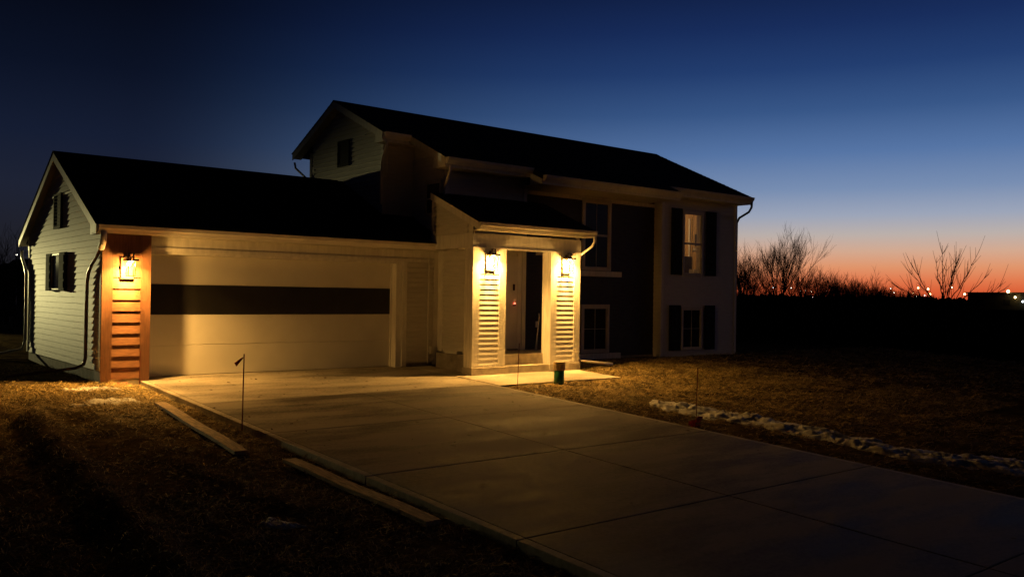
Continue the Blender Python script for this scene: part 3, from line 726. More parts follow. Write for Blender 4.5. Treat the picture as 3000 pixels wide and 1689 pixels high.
window_side(-.002, 2.80, 3.28, 2.66, 3.24, 'shutter', None, 'louver', .04)
window_side(XA - .015, 2.72, 3.18, 4.44, 4.96, 'shutter', None, 'louver', .04)
window_side(XW - .016, 0.12, .62, 3.22, 3.84, 'darkglass', None, 'hung', .05)

# --- lit room behind the upstairs window
rx0, rx1, ry0, ry1, rz0, rz1 = 13.62, 16.5, 0.1215, 3.4, 1.72, 4.02
rm = empty('room', (0, 0, 0), house); rm.location = Vector((15, 1.5, rz0)) - Vector((8, 2, 0))
MB().box(rx0, rx1, ry1, ry1 + .05, rz0, rz1).build('room_wall', 'room', rm)
MB().box(rx0 - .05, rx0, ry0, ry1, rz0, rz1).build('room_wall', 'room', rm)
MB().box(rx1, rx1 + .04, ry0, ry1, rz0, rz1).build('room_wall', 'room', rm)
MB().box(rx0, rx1, ry0, ry1, rz1, rz1 + .04).build('room_ceiling', 'white', rm)
MB().box(rx0, rx1, ry0, ry1, rz0 - .04, rz0).build('room_floor', 'plank', rm)
MB().box(15.55, 16.35, ry1 - .06, ry1 - .001, rz0, rz1 - .28).build('room_door', 'white', rm)
# opening through the wall for that window
for ch in list(rw.children):
    if ch.name.startswith('clapboard'):
        zc = world_loc(ch).z
        if 2.02 < zc < 3.76:
            # split this board around the opening
            hh = ch.data.vertices; H = max(v.co.z for v in hh)
            lz = world_loc(ch)
            key = (round(H, 3))
            L1 = 14.36 - lz.x; L2 = (XE - .09) - 15.10
            if 'split' not in globals(): split = (board_y(H, L1, .014).mesh('clapboard', 'siding'), board_y(H, L2, .014).mesh('clapboard', 'siding'))
            ch.data = split[0]
            link('clapboard', split[1], (15.10, lz.y, lz.z), rw)
rl = bpy.data.lights.new('room_light', 'POINT'); rl.energy = P_ROOM; rl.color = (1.0, 0.60, 0.24); rl.shadow_soft_size = .10
ceil = MB().lathe([(.02, 0), (.14, .02), (.16, .06), (.05, .09)], (15.2, 2.3, 3.92)).build('ceiling_fixture', 'white', rm, smooth=True)
MB().box(rx1 - .03, rx1 - .001, 1.50, 1.56, rz0, rz1 - .2).build('door_frame', 'white', rm); MB().box(rx1 - .03, rx1 - .001, 1.0, 1.32, 3.0, 3.35).build('picture', 'fabric', rm)
rlo = bpy.data.objects.new('room_light', rl); COL.objects.link(rlo); rlo.parent = rm; rlo.location = Vector((15.2, 2.3, 3.72)) - world_loc(rm)

# things seen inside
ch = empty('office_chair', (15.37, 1.0, rz0)); tag(ch, 'dark padded chair seen through the lit upstairs window', 'chair')
MB().box(15.12, 15.62, .66, .76, rz0 + .46, rz0 + .93).build('backrest', 'fabric', ch, bevel=.08)
MB().box(15.14, 15.62, .77, 1.25, rz0 + .40, rz0 + .50).build('seat', 'fabric', ch, bevel=.04)
MB().tube([(15.37, 1.0, rz0 + .05), (15.37, 1.0, rz0 + .42)], .03, 8).build('stem', 'fabric', ch)
for k in range(5):
    a = k * 2 * math.pi / 5
    MB().tube([(15.37, 1.0, rz0 + .08), (15.37 + .28 * math.cos(a), 1.0 + .28 * math.sin(a), rz0 + .03)], .025, 6).build('leg', 'fabric', ch)
ds = empty('desk', (15.2, .38, rz0)); tag(ds, 'small white desk under the lit upstairs window', 'desk')
MB().box(14.55, 15.75, .14, .60, rz0 + .40, rz0 + .43).build('desk_top', 'white', ds)
for x in (14.58, 15.68):
    for y in (.16, .54): MB().box(x, x + .04, y, y + .04, rz0, rz0 + .40).build('leg', 'white', ds)
lm = empty('desk_lamp', (15.46, .40, rz0 + .43)); tag(lm, 'white desk lamp at the edge of the lit upstairs window', 'lamp')
MB().lathe([(.09, 0), (.09, .02), (.02, .035)], (15.46, .40, rz0 + .43)).build('lamp_base', 'white', lm, smooth=True)
MB().tube([(15.46, .40, rz0 + .46), (15.47, .40, rz0 + 1.0), (15.42, .40, rz0 + 1.10)], .03, 8).build('lamp_stem', 'white', lm, smooth=True)
MB().lathe([(.10, 0), (.04, .12), (.02, .13)], (15.38, .40, rz0 + 1.04)).build('lamp_shade', 'white', lm, smooth=True)
bxw = MB().box(15.14, 15.40, .20, .42, rz0 + .431, rz0 + .56).build('paper_box', 'white', None, bevel=.006); tag(bxw, 'white box standing inside the lit upstairs window', 'box')

# ------------------------------------------------------------------ wall lanterns
def lantern(x, yf, zcap, d, power, label, block='trim', spread=152):
    """yf wall face, zcap underside of the cap, d distance of the glass box from the wall"""
    L = empty('wall_lantern', (x, yf, zcap - .3)); tag(L, label, 'lantern', 'lit wall lanterns on the house front')
    y = yf - d; r = .062
    MB().box(x - .10, x + .10, yf - .028, yf - .004, zcap - .29, zcap + .06).build('mounting_block', block, L, bevel=.004)
    MB().box(x - .045, x + .045, yf - .040, yf - .0285, zcap - .04, zcap + .10).build('back_plate', 'bronze', L, bevel=.004)
    ring = MB().box(x - .05, x - .034, y - .012, y + .012, zcap + .035, zcap + .135).box(x + .034, x + .05, y - .012, y + .012, zcap + .035, zcap + .135).box(x - .034, x + .034, y - .012, y + .012, zcap + .119, zcap + .135)
    ring.build('hanger_loop', 'bronze', L)
    MB().box(x - .014, x + .014, y + .0125, yf - .0405, zcap + .04, zcap + .058).build('arm', 'bronze', L)
    MB().box(x - .10, x + .10, y - .10, y + .10, zcap, zcap + .034).build('cap', 'bronze', L, bevel=.006)
    t = .006
    for sx in (-1, 1):
        for sy in (-1, 1):
            cx, cy = x + sx * (r - t), y + sy * (r - t)
            MB().box(cx - t, cx + t, cy - t, cy + t, zcap - .235, zcap - .001).build('post', 'bronze', L)
    bf = MB()
    for s in (-1, 1):
        bf.box(x - r, x + r, y + s * (r - t) - t, y + s * (r - t) + t, zcap - .247, zcap - .236)
        bf.box(x + s * (r - t) - t, x + s * (r - t) + t, y - r + 2 * t, y + r - 2 * t, zcap - .247, zcap - .236)
    bf.build('bottom_frame', 'bronze', L)
    for s in (-1, 1):
        MB().box(x - r + 2 * t, x + r - 2 * t, y + s * (r - t) - .0015, y + s * (r - t) + .0015, zcap - .235, zcap - .002).build('pane', 'lampglass', L)
        MB().box(x + s * (r - t) - .0015, x + s * (r - t) + .0015, y - r + 2 * t, y + r - 2 * t, zcap - .235, zcap - .002).build('pane', 'lampglass', L)
    MB().lathe([(.020, 0), (.034, .004), (.034, .016), (.020, .020)], (x, y, zcap - .021), 16).build('bulb', 'bulb', L, smooth=True)
    li = bpy.data.lights.new('lantern_light', 'AREA'); li.energy = power; li.color = WARM; li.shape = 'DISK'; li.size = .066; li.spread = math.radians(spread)
    lo_ = bpy.data.objects.new('lantern_light', li); COL.objects.link(lo_); lo_.parent = L
    lo_.location = Vector((x, y, zcap - .026)) - world_loc(L)
    # sideways glow of the lit glass, under the cap
    l2 = bpy.data.lights.new('lantern_glow', 'POINT'); l2.energy = power * (.62 if block == 'trim' else .60); l2.color = WARM; l2.shadow_soft_size = .045
    lo2 = bpy.data.objects.new('lantern_glow', l2); COL.objects.link(lo2); lo2.parent = L; lo2.location = Vector((x, y, zcap - .050)) - world_loc(L)
    return L
lantern(0.382, -.022, 1.95, .22, P_GARAGE, 'lit lantern on the rust brown pilaster beside the garage door', 'wood', 156)
lantern(XP + .415, YP - .015, 2.262, .125, P_PORCH, 'lit lantern on the porch column nearer the garage')
lantern(XQ + .415, YP - .015, 2.262, .125, P_PORCH, 'lit lantern on the porch column with the downspout')

# yard light beyond the garage, whose light falls on the gable walls
FL = Vector((-3.5, 30, 2.9))
fd = Vector((math.sin(math.radians(13)), -math.cos(math.radians(13)), -math.tan(math.radians(6.5)))).normalized()
yl = empty('yard_light', (FL.x, FL.y, gz(-3.5, 30))); tag(yl, 'flood light on a pole standing behind the garage', 'yard light')
MB().tube([(FL.x, FL.y + .12, -.3), (FL.x, FL.y + .12, 3.0)], [.06, .045], 10).build('pole', 'steel', yl, smooth=True)
fh = MB().tube([FL - fd * .10, FL - fd * .08, FL + fd * .03], [.05, .12, .14], 16).build('flood_head', 'steel', yl, smooth=True)
MB().tube([FL + fd * .0305, FL + fd * .034], [.13, .13], 16).build('lens', 'bulb_white', fh)
li = bpy.data.lights.new('yard_lamp_light', 'SPOT'); li.energy = P_YARD; li.color = (1.0, 0.86, 0.36); li.shadow_soft_size = .07
li.spot_size = math.radians(27.5); li.spot_blend = 1.0
lo_ = bpy.data.objects.new('yard_lamp_light', li); COL.objects.link(lo_); lo_.parent = yl; lo_.location = FL + fd * .12 - world_loc(yl)
lo_.rotation_euler = fd.to_track_quat('-Z', 'Y').to_euler()

# red light on the lock
led = MB().lathe([(.002, 0), (.009, .003), (.009, .01), (.002, .014)], (8.59, -.09, 1.305), 10).build('indicator', 'red_led', ed)

# ------------------------------------------------------------------ small things in the yard
def plank(a, b, wd, th, zoff, label, roll=0.0):
    a = Vector((*a, 0)); b = Vector((*b, 0)); d = (b - a); L = d.length; d.normalize(); n = Vector((-d.y, d.x, 0))
    za, zb = gz(a.x, a.y) + zoff, gz(b.x, b.y) + zoff
    m = MB(); K = 14; vs = []
    for k in range(K + 1):
        p = a + d * L * k / K; z = za + (zb - za) * k / K + .006 * math.sin(k * .7)
        for s, u in ((-1, 0), (1, 0), (1, 1), (-1, 1)):
            q = p + n * s * wd / 2; m.v.append((q.x, q.y, z + u * th + s * roll))
    for k in range(K):
        for c in range(4):
            i = k * 4 + c; j = k * 4 + (c + 1) % 4; m.f.append((i, j, j + 4, i + 4))
    m.f.append((3, 2, 1, 0)); m.f.append(tuple(K * 4 + c for c in range(4)))
    o = m.build('plank', 'plank', None); tag(o, label, 'plank', 'form boards beside the driveway'); return o
plank((0.20, -2.40), (-0.05, -5.98), .15, .04, .03, 'snow-dusted board lying beside the driveway, nearer the garage')
plank((0.27, -6.50), (0.345, -9.14), .15, .04, .035, 'bare board lying beside the driveway, farther from the garage')
def flag(x, y, hgt, lean, label, flagpos=None, r=.006):
    z0 = gz(x, y) if not (XL < x < XR) else plane(y)
    F = empty('marker_flag', (x, y, z0)); tag(F, label, 'marker flag', 'wire marker stakes around the driveway')
    MB().tube([(x, y, z0 - .05), (x + lean * .5, y, z0 + hgt * .5), (x + lean, y, z0 + hgt)], r, 6).build('wire', 'stake', F)
    if flagpos == 'top':
        t = Vector((x + lean, y, z0 + hgt))
        m = MB(); L = []
        for k in range(5):
            u = k / 4.0
            p = t + Vector((-.11 * u - .015, -.02 * u, -.045 - .085 * u))
            hw = .004 + .019 * u
            L.append((p + Vector((-hw * .6, .01 * math.sin(u * 5), hw)), p + Vector((hw * .6, -.012, -hw))))
        for a, b in L: m.v += [tuple(a), tuple(b), tuple(a + Vector((0, .004, 0))), tuple(b + Vector((0, .004, 0)))]
        for k in range(4):
            o = k * 4; m.f += [(o, o + 1, o + 5, o + 4), (o + 2, o + 6, o + 7, o + 3), (o, o + 4, o + 6, o + 2), (o + 1, o + 3, o + 7, o + 5)]
        m.f += [(0, 2, 3, 1), (16, 17, 19, 18)]
        m.build('flag', 'flag', F)
    elif flagpos == 'low':
        m = MB()
        for k in range(6):
            a = k * 1.1; p = Vector((x + .05 * math.cos(a), y + .07 * math.sin(a), z0 + .02 + .025 * k))
            m.add([p + Vector((-.05, 0, -.02)), p + Vector((.05, .02, -.03)), p + Vector((.06, 0, .03)), p + Vector((-.03, .02, .035)),
                   p + Vector((-.05, .008, -.02)), p + Vector((.05, .028, -.03)), p + Vector((.06, .008, .03)), p + Vector((-.03, .028, .035))],
                  [(0, 1, 2, 3), (7, 6, 5, 4), (0, 4, 5, 1), (1, 5, 6, 2), (2, 6, 7, 3), (3, 7, 4, 0)])
        m.build('flag', 'flag', F)
    return F
flag(0.60, -4.40, .98, .012, 'red wire stake with small drooping flag at the driveway edge', 'top', .008)
flag(6.34, -2.95, .82, .03, 'thin wire stake near the green pipe', None, .006)
flag(6.24, -7.12, .87, .03, 'wire stake with crumpled red flag fallen at its foot', 'low', .006)
flag(0.553, -.216, .60, .012, 'thin wire stake in front of the rust brown pilaster', None, .005)

# green capped pipe
px, py = 7.40, -2.90; pz0 = gz(px, py)
pp = empty('standpipe', (px, py, pz0)); tag(pp, 'short green pipe with tan cap standing beside the front walk', 'pipe')
MB().lathe([(.098, -.1), (.098, .285), (.09, .287)], (px, py, pz0), 24).build('pipe_body', 'pipe', pp, smooth=True)
MB().lathe([(.112, .27), (.114, .275), (.114, .42), (.108, .428), (.02, .43)], (px, py, pz0), 24).build('pipe_cap', 'pipecap', pp)

# tool leaning in the porch opening
tl = empty('long_handled_tool', (9.0, -.45, .28)); tag(tl, 'pale long-handled tool leaning beside the entry door', 'tool')
MB().tube([(8.86, -.50, .30), (9.02, -.40, .80), (9.06, -.38, 1.00), (9.055, -.38, 1.10)], .014, 8).build('handle', 'white', tl, smooth=True)
MB().tube([(8.925, -.46, .295), (8.96, -.44, .60)], .011, 8).build('prong', 'white', tl, smooth=True)
bk = part('board_scrap', 'white', None, 6.575, 6.70, -.72, -.28, .28, .335, bevel=.006); tag(bk, 'pale block lying on the stoop ledge beside the porch wall', 'block')
sp_ = MB().add([(.18, -.14, .02), (.36, -.20, .01), (.40, -.10, .03), (.24, -.06, .025), (.18, -.14, .03), (.36, -.20, .02), (.40, -.10, .045), (.24, -.06, .04)],
               [(3, 2, 1, 0), (4, 5, 6, 7), (0, 1, 5, 4), (1, 2, 6, 5), (2, 3, 7, 6), (3, 0, 4, 7)]).build('plastic_scrap', 'flag', None)
sp_.location.z = gz(.3, -.12) - .01; tag(sp_, 'orange plastic scrap on the ground at the pilaster foot', 'scrap')

# ------------------------------------------------------------------ snow
def snow(name, up, lo_, hgt, label, seed, nu=70, nv=18, cut=.28, wf=1.0):
    U = [Vector((*p, 0)) for p in up]; Lw = [Vector((*p, 0)) for p in lo_]
    def samp(L, t):
        f = t * (len(L) - 1); i = min(int(f), len(L) - 2); return L[i].lerp(L[i + 1], f - i)
    v = []; f = []
    for i in range(nu + 1):
        t = i / nu
        a, b = samp(Lw, t), samp(U, t)
        for j in range(nv + 1):
            s = j / nv
            p = a.lerp(b, s)
            q = Vector((p.x * 4.4 + seed, p.y * 2.9, 0))
            wob = noise.noise(q) * .42 + noise.noise(q * 2.3 + Vector((3, 1, 0))) * .34 + noise.noise(q * 5.5) * .2
            e = min(sst(s / .35), sst((1 - s) / .35), sst(t / .08), sst((1 - t) / .08))
            z = gz(p.x, p.y) + (e * (1.0 + wob * wf) - cut) * hgt + e * noise.noise(q * 9) * .008 + e * noise.noise(q * 19) * .005
            v.append((p.x + noise.noise(q * 1.3 + Vector((9, 0, 0))) * .09, p.y + noise.noise(q * 1.3 + Vector((0, 9, 0))) * .09, z))
    for i in range(nu):
        for j in range(nv):
            k = i * (nv + 1) + j; f.append((k, k + 1, k + nv + 2, k + nv + 1))
    m = MB(); m.v = v; m.f = f
    o = m.build('snow', 'snow', None, smooth=True); tag(o, label, 'snow', kind='stuff'); return o
snow('snow', [(7.30, -5.05), (7.78, -5.4), (7.9, -6.1), (8.0, -7.0), (7.88, -8.3), (7.72, -9.2), (7.98, -9.9), (8.45, -10.5), (9.1, -11.5)],
     [(7.05, -5.36), (6.80, -6.1), (6.75, -7.0), (6.95, -7.81), (6.85, -8.95), (6.65, -9.82), (6.84, -10.52), (7.17, -11.14), (7.7, -12.3)], .085,
     'long ridge of old snow along the lawn side of the driveway', 1.0, 330, 50, .42, 1.45)
snow('snow', [(-.75, -.55), (-.3, -.20), (.15, -.45)], [(-.65, -.75), (-.1, -.85), (.18, -.95)], .035, 'thin snow patch at the foot of the rust brown pilaster', 4.0, 60, 34, .5, 2.0)
snow('snow', [(-.95, -1.9), (-.4, -1.42), (.10, -1.75)], [(-.85, -2.15), (-.30, -2.30), (.12, -2.1)], .04, 'snow patch just before the end of the snow-dusted board', 7.0, 70, 34, .5, 2.0)
snow('snow', [(-.86, -8.38), (-.7, -8.27), (-.56, -8.48)], [(-.86, -8.5), (-.72, -8.64), (-.58, -8.62)], .05, 'small lone snow lump in the dark grass', 11.0, 34, 20, .4, 1.4)

lv = MB(); R3 = random.Random(11)
for k in range(150):
    x, y = R3.uniform(XL + .1, XR - .1), -abs(R3.gauss(0, 4.5)) + .2
    if y < -13: continue
    z = plane(y) + .004; a_ = R3.uniform(0, 6.28); l_ = R3.uniform(.012, .05); w_2 = l_ * R3.uniform(.3, .6)
    c_, s_ = math.cos(a_), math.sin(a_)
    P_ = [(-l_, 0, .002), (0, -w_2, R3.uniform(.002, .012)), (l_, 0, R3.uniform(.002, .015)), (0, w_2, .004)]
    lv.add([(x + px_ * c_ - py_ * s_, y + px_ * s_ + py_ * c_, z + pz_) for px_, py_, pz_ in P_], [(0, 1, 2, 3)])
o = lv.build('leaf_litter', 'soil', None); tag(o, 'scattered dead leaves and crumbs of earth on the driveway', 'litter', kind='stuff')

# ------------------------------------------------------------------ straw and dormant grass
def blades(name, regions, label, seed):
    rg = np.random.default_rng(seed); V = []
    for (x0, x1, y0, y1, n, ln, wd, up) in regions:
        x = rg.uniform(x0, x1, n); y = rg.uniform(y0, y1, n)
        keep = ~(((x > XL - .02) & (x < XR + .02) & (y < .6)) | ((x > XR) & (x < 9.25) & (y > -2.8) & (y < .4)) | ((x > -.02) & (y > -.02)))
        x, y = x[keep], y[keep]
        cl = np.array([noise.noise(Vector((a * 1.3, b * 1.3, seed))) + .6 * noise.noise(Vector((a * 4, b * 4, 2 + seed))) for a, b in zip(x, y)])
        k2 = rg.uniform(-.75, .6, len(x)) < cl
        x, y = x[k2], y[k2]; m = len(x)
        z = np.array([gz(a, b) for a, b in zip(x, y)])
        a = rg.uniform(0, 2 * np.pi, m); l = ln * rg.uniform(.4, 1.5, m); t = np.abs(rg.normal(0, up, m)); ww = wd * rg.uniform(.5, 1.3, m)
        dx, dy, dz = np.cos(a) * np.cos(t), np.sin(a) * np.cos(t), np.sin(t)
        bend = rg.uniform(-.35, .1, m); lift = rg.uniform(0, .025, m)
        px_, py_ = -np.sin(a) * ww, np.cos(a) * ww
        P0 = np.stack([x, y, z - .004 + lift], 1); P1 = P0 + np.stack([dx, dy, dz], 1) * (l * .55)[:, None]
        P2 = P0 + np.stack([dx, dy, dz + bend], 1) * l[:, None]; P2[:, 2] = np.maximum(P2[:, 2], z + .002)
        W_ = np.stack([px_, py_, ww * .4], 1)
        V.append(np.stack([P0 - W_, P0 + W_, P1 + W_, P1 - W_, P2], 1))
    V = np.concatenate(V); m = len(V)
    me = bpy.data.meshes.new(name); me.vertices.add(m * 5); me.vertices.foreach_set('co', V.reshape(-1).astype(np.float32))
    lp = np.arange(m)[:, None] * 5 + np.array([0, 1, 2, 3, 3, 2, 4])[None]
    me.loops.add(m * 7); me.loops.foreach_set('vertex_index', lp.reshape(-1).astype(np.int32))
    st = (np.arange(m)[:, None] * 7 + np.array([0, 4])[None]).reshape(-1)
    me.polygons.add(m * 2); me.polygons.foreach_set('loop_start', st.astype(np.int32))
    me.update(calc_edges=True); me.validate()
    me.materials.append(MT['straw'])
    o = bpy.data.objects.new(name, me); COL.objects.link(o); tag(o, label, 'grass', kind='stuff'); return o
blades('grass', [(-4.5, .62, -13.5, .1, 90000, .085, .0022, .35), (-6, .1, -3.5, 4.0, 26000, .07, .003, .4), (-3.2, .5, -12.5, -7.0, 30000, .09, .0018, .4), (-3.0, .6, -3.0, .05, 34000, .075, .0024, .3)], 'matted dormant grass and straw beside the garage', 3)
blades('grass', [(6.0, 14.0, -8.5, .2, 95000, .10, .0036, .28), (14.0, 24.0, -8.0, 2.0, 32000, .12, .006, .3), (6.0, 12.0, -14.5, -8.5, 30000, .09, .003, .3), (6.1, 13.0, -5.0, .1, 45000, .09, .003, .25)], 'straw-covered front lawn beyond the driveway', 5)

# ------------------------------------------------------------------ bare trees and brush
def grow(m, p, d, L, r, lev, maxlev, R, spread, nb, tropism, sides=4):
    pts = [p]; rads = [r]; q = p; dd = d
    n = 4
    for k in range(n):
        dd = (dd + Vector((R.gauss(0, .10), R.gauss(0, .10), R.gauss(0, .05) + tropism))).normalized()
        q = q + dd * (L / n); pts.append(q); rads.append(r * (1 - .55 * (k + 1) / n))
    m.tube(pts, rads, sides if lev < 2 else 3, cap=False)
    if lev >= maxlev: return
    for k in range(nb[min(lev, len(nb) - 1)]):
        t = R.uniform(.35, 1.0) if k else 1.0
        i = min(int(t * n), n - 1); a = pts[i].lerp(pts[i + 1], t * n - i)
        ax = dd.orthogonal().normalized(); ax.rotate(Matrix.Rotation(R.uniform(0, 6.283), 3, dd))
        nd_ = dd.copy(); nd_.rotate(Matrix.Rotation(R.uniform(.5, 1.0) * spread, 3, ax))
        grow(m, a, nd_, L * R.uniform(.55, .85), max(r * .5 * R.uniform(.7, 1.1), .007), lev + 1, maxlev, R, spread, nb, tropism, sides)
def tree(base, h, stems, maxlev, spread, nb, trop, seed, label, name='bare_tree', group='bare winter trees on the skyline', r=.09, fan=.35):
    R = random.Random(seed); T = empty(name, base); tag(T, label, 'tree' if 'tree' in name else 'shrub', group)
    tm = MB(); cm = MB(); B = Vector(base)
    tm.tube([B + Vector((0, 0, -.2)), B + Vector((0, 0, h * .12)), B + Vector((.03, 0, h * .2))], [r * 1.5, r * 1.2, r], 7)
    tm.build('trunk', 'bark', T)
    for k in range(stems):
        a = 2 * math.pi * k / stems + R.uniform(-.4, .4); f = R.uniform(.5, 1.1) * fan
        d = Vector((math.cos(a) * math.sin(f), math.sin(a) * math.sin(f), math.cos(f)))
        grow(cm, B + Vector((0, 0, h * R.uniform(.10, .2))), d, h * R.uniform(.40, .55), r * .7, 0, maxlev, R, spread, nb, trop)
    cm.build('crown', 'bark', T)
    return T
def at(pxx, pyy, dist):
    """point seen at a photo pixel, used once to lay out the far field in plan"""
    u, v = (pxx - 1500) / 2592.27, (pyy - 844.5) / 2592.27
    d = cR * u - cU * v + fwd
    return CAM + d * (dist / math.hypot(d.x, d.y))
def gp(pxx, dist):
    p = at(pxx, 870, dist); return Vector((p.x, p.y, -.3))
tree(gp(2285, 68), 4.6, 10, 4, .42, [4, 4, 4, 3], .075, 21, 'tall vase-shaped bare tree nearest the house corner', r=.09, fan=.46)
T2 = gp(2768, 58); R2 = random.Random(5); tw = empty('bare_tree', T2); tag(tw, 'sparse bare tree with long spreading whips', 'tree', 'bare winter trees on the skyline')
MB().tube([T2, T2 + Vector((0, 0, 1.0)), T2 + Vector((.02, 0, 1.7))], [.12, .10, .08], 7).build('trunk', 'bark', tw)
wm = MB(); vr = Vector((cR.x, cR.y, 0)).normalized(); vf = Vector((fwd.x, fwd.y, 0)).normalized()
for (dx, dz) in ((-3.6, 3.5), (-2.9, 3.0), (-2.3, 4.1), (-1.7, 4.6), (-1.1, 4.9), (-.75, 5.6), (-.3, 4.4), (.35, 4.2), (.8, 5.2), (1.2, 5.0), (1.8, 5.4), (2.0, 4.2), (2.6, 3.9), (3.2, 3.4), (3.5, 2.9)):
    tip = T2 + vr * dx * .92 + vf * R2.uniform(-1.2, 1.2) + Vector((0, 0, dz * .9)); st = T2 + Vector((0, 0, R2.uniform(.9, 1.7)))
    ctrl = st.lerp(tip, .5) + Vector((0, 0, -.12 * abs(dx))) + vr * dx * .06
    pts = []
    for k in range(9):
        u = k / 8; pts.append(st * (1 - u) ** 2 + ctrl * 2 * u * (1 - u) + tip * u * u + Vector((R2.gauss(0, .03), R2.gauss(0, .03), R2.gauss(0, .03))))
    wm.tube(pts, [.034 - .0031 * k for k in range(9)], 4, cap=False)
    for q in range(10):
        k = R2.randint(3, 7); d0 = (pts[k + 1] - pts[k]).normalized()
        dd = (d0 + vr * R2.uniform(-.7, .7) + vf * R2.uniform(-.5, .5) + Vector((0, 0, R2.uniform(.0, .5)))).normalized()
        L0 = R2.uniform(.5, 1.3)
        wm.tube([pts[k], pts[k] + dd * L0 * .5, pts[k] + (dd + Vector((0, 0, .12))) * L0], [.014, .011, .007], 3, cap=False)
wm.build('crown', 'bark', tw)
tree(gp(2640, 90), 2.9, 7, 4, .8, [4, 3, 3, 3], -.03, 42, 'low dense tree with flat layered crown', 'dense_tree', r=.12, fan=.9)
labs = ['bare shrub against the house corner', 'thin bare shrub right of the house corner', 'bare shrub at the foot of the vase-shaped tree', 'short bare shrub past the vase-shaped tree',
        'bushy bare shrub between the two tall trees', 'round bare shrub between the two tall trees', 'upright bare shrub in the middle of the hedgerow', 'broad bare shrub in the middle of the hedgerow',
        'low bare shrub before the layered tree', 'small bare shrub under the layered tree', 'low bare shrub just past the layered tree', 'low bare shrub left of the sparse whip tree', 'low bare shrub under the sparse whip tree']
for i, (x, d, h) in enumerate(((2172, 55, 2.9), (2205, 62, 2.5), (2352, 66, 2.7), (2395, 70, 2.2), (2430, 72, 2.3), (2462, 75, 2.2), (2500, 78, 2.2), (2535, 70, 2.3), (2572, 80, 2.0), (2605, 84, 1.8), (2655, 82, 1.7), (2690, 86, 1.6), (2725, 88, 1.5))):
    tree(gp(x, d), h * 1.12, 11, 4, .55, [4, 4, 3, 3], .05, 60 + i, labs[i], 'bare_shrub', 'bare shrubs along the hedgerow', r=.05, fan=.55)
tree(gp(22, 46), 3.2, 6, 4, .6, [4, 3, 3, 2], .04, 90, 'dim bare tree behind the garage gable', r=.1, fan=.6)
tree(gp(-60, 50), 3.2, 6, 3, .6, [4, 3, 3], .04, 93, 'dim bare tree at the edge of the view behind the garage', r=.1, fan=.6)

def mass(name, px0, px1, dist, top, depth, label, seed, step=12, jit=.25):
    """a far wood or hedgerow that reads as one dark mass"""
    m = MB(); R = random.Random(seed); v = []; K = int((px1 - px0) / step)
    for k in range(K + 1):
        p = gp(px0 + (px1 - px0) * k / K, dist); q = gp(px0 + (px1 - px0) * k / K, dist + depth)
        hgt = top * (1 + jit * noise.noise(Vector((k * .35, seed, 0))) + jit * .7 * noise.noise(Vector((k * 1.3, seed, 3))))
        for (pt, z) in ((p, -.6), (p.lerp(q, .15), hgt * .75), (p.lerp(q, .5), hgt), (q, -.6)): v.append((pt.x, pt.y, z))
    m.v = v
    for k in range(K):
        for c in range(3): m.f.append((k * 4 + c, k * 4 + c + 1, k * 4 + c + 5, k * 4 + c + 4))
    o = m.build(name, 'brush', None); tag(o, label, 'wood', kind='stuff'); return o
mass('wood', 1500, 3900, 430, 3.9, 30, 'far dark wood along the skyline', 1.5, 4, .3)
mass('hedgerow', 2080, 2790, 97, 1.9, 6, 'low dark hedgerow below the bare shrubs', 3.3, 2.5, .6)
mass('wood', -900, 420, 120, 5.0, 20, 'dark wood behind the garage', 7.7)

# ------------------------------------------------------------------ distant lights and building
MT['l_white'] = emis('lamp_white', (1.0, 0.93, 0.80), 9.0)
MT['l_warm'] = emis('lamp_warm', (1.0, 0.66, 0.28), 14.0)
MT['l_cool'] = emis('lamp_cool', (0.85, 0.95, 1.0), 7.0)
far = [(2318, 843, .20, 'l_white'), (2345, 851, .14, 'l_cool'), (2360, 850, .16, 'l_white'), (2376, 854, .18, 'l_white'), (2422, 853, .15, 'l_cool'), (2449, 856, .12, 'l_white'),
       (2382, 870, .18, 'l_cool'), (2395, 869, .20, 'l_white'), (2413, 869, .20, 'l_white'), (2422, 869, .14, 'l_cool'), (2433, 869, .20, 'l_white'), (2442, 869, .17, 'l_white'), (2497, 871, .24, 'l_white'),
       (2265, 842, .20, 'l_cool'), (2609, 845, .22, 'l_white'), (2619, 857, .22, 'l_white'), (2676, 858, .24, 'l_warm'), (2690, 843, .38, 'l_warm'), (2719, 846, .36, 'l_warm'), (2725, 861, .42, 'l_warm'),
       (2709, 865, .20, 'l_white'), (2685, 868, .18, 'l_white'), (2788, 841, .36, 'l_warm'), (2826, 861, .38, 'l_warm')]
deslab = ['far street light, leftmost by the hedgerow']
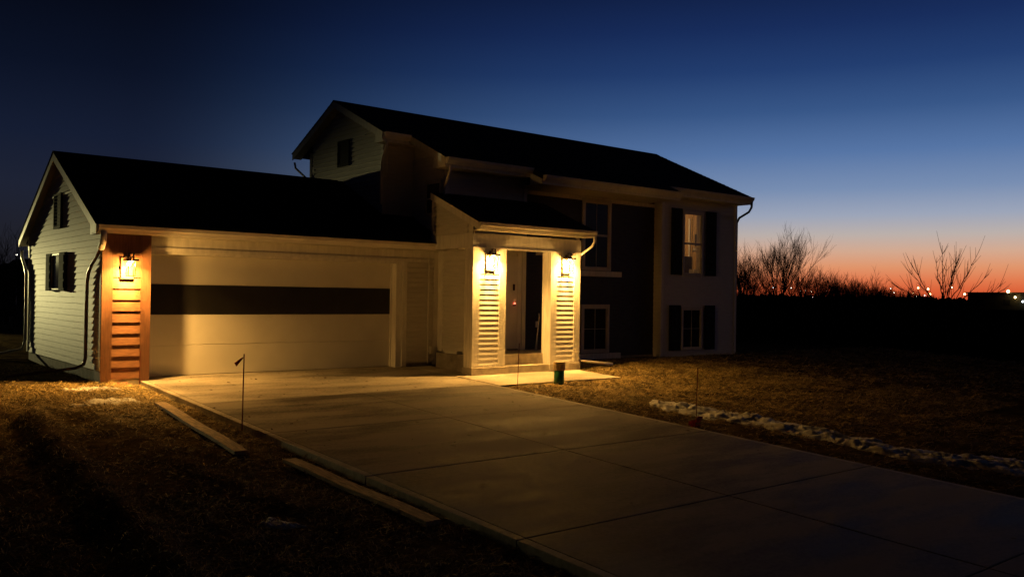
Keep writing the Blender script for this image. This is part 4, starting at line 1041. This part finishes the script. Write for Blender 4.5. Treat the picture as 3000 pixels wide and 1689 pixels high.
for i, (x, y, r, mm) in enumerate(far):
    p = at(x, y, 300 + (i * 37) % 60); r *= .72
    T = empty('street_light', (p.x, p.y, -.3)); tag(T, {'l_warm': 'bright orange far-off light on the skyline near the sparse whip tree', 'l_white': 'tiny white far-off light on the dark skyline', 'l_cool': 'tiny bluish far-off light on the dark skyline'}[mm], 'street light', {'l_warm': 'orange far-off lights', 'l_white': 'white far-off lights', 'l_cool': 'bluish far-off lights'}[mm])
    MB().tube([(p.x, p.y, -.5), (p.x, p.y, p.z - r)], .07, 5).build('pole', 'steel', T)
    MB().lathe([(r * .3, -r), (r, -r * .4), (r, r * .4), (r * .3, r)], p, 8).build('lamp_head', mm, T)
p = at(49, 746, 80)
T = empty('street_light', (p.x, p.y, -.3)); tag(T, 'single white street light in the dark left of the garage gable', 'street light')
MB().tube([(p.x, p.y, -.5), (p.x, p.y, p.z)], .05, 6).build('pole', 'steel', T); MB().lathe([(.02, -.05), (.06, -.02), (.06, .02), (.02, .05)], p, 8).build('lamp_head', 'l_white', T)
# low building
a, b = gp(2835, 250), gp(3250, 235)
B = empty('low_building', ((a.x + b.x) / 2, (a.y + b.y) / 2, -.3)); tag(B, 'long low flat-roofed building at the far end of the field', 'building')
d = (b - a).normalized(); n = Vector((d.y, -d.x, 0))
if n.dot(CAM - a) < 0: n = -n
def obox(name, s0, s1, o0, o1, z0, z1, mm, parent):
    v = [(*(a + d * s + n * o).xy, z) for z in (z0, z1) for (s, o) in ((s0, o0), (s1, o0), (s1, o1), (s0, o1))]
    return MB().add(v, [(0, 3, 2, 1), (4, 5, 6, 7), (0, 1, 5, 4), (1, 2, 6, 5), (2, 3, 7, 6), (3, 0, 4, 7)]).build(name, mm, parent)
Lb = (b - a).length
obox('wall', 0, Lb, -12, 0, -.5, 3.9, 'farwall', B); obox('roof', -.4, Lb + .4, -12.4, .4, 3.91, 4.2, 'farwall', B)
for k in range(5): obox('window', 3 + k * 6, 4.6 + k * 6, .001, .06, 1.2, 2.4, 'darkglass', B)
for (s, z, r, mm) in ((10.5, 4.4, .34, 'l_warm'), (12.2, 3.0, .24, 'l_warm'), (14.0, 2.0, .22, 'l_cool')):
    q = a + d * s + n * .7
    MB().lathe([(r * .3, -r), (r, -r * .4), (r, r * .4), (r * .3, r)], (q.x, q.y, z), 8).build('wall_light', mm, B)
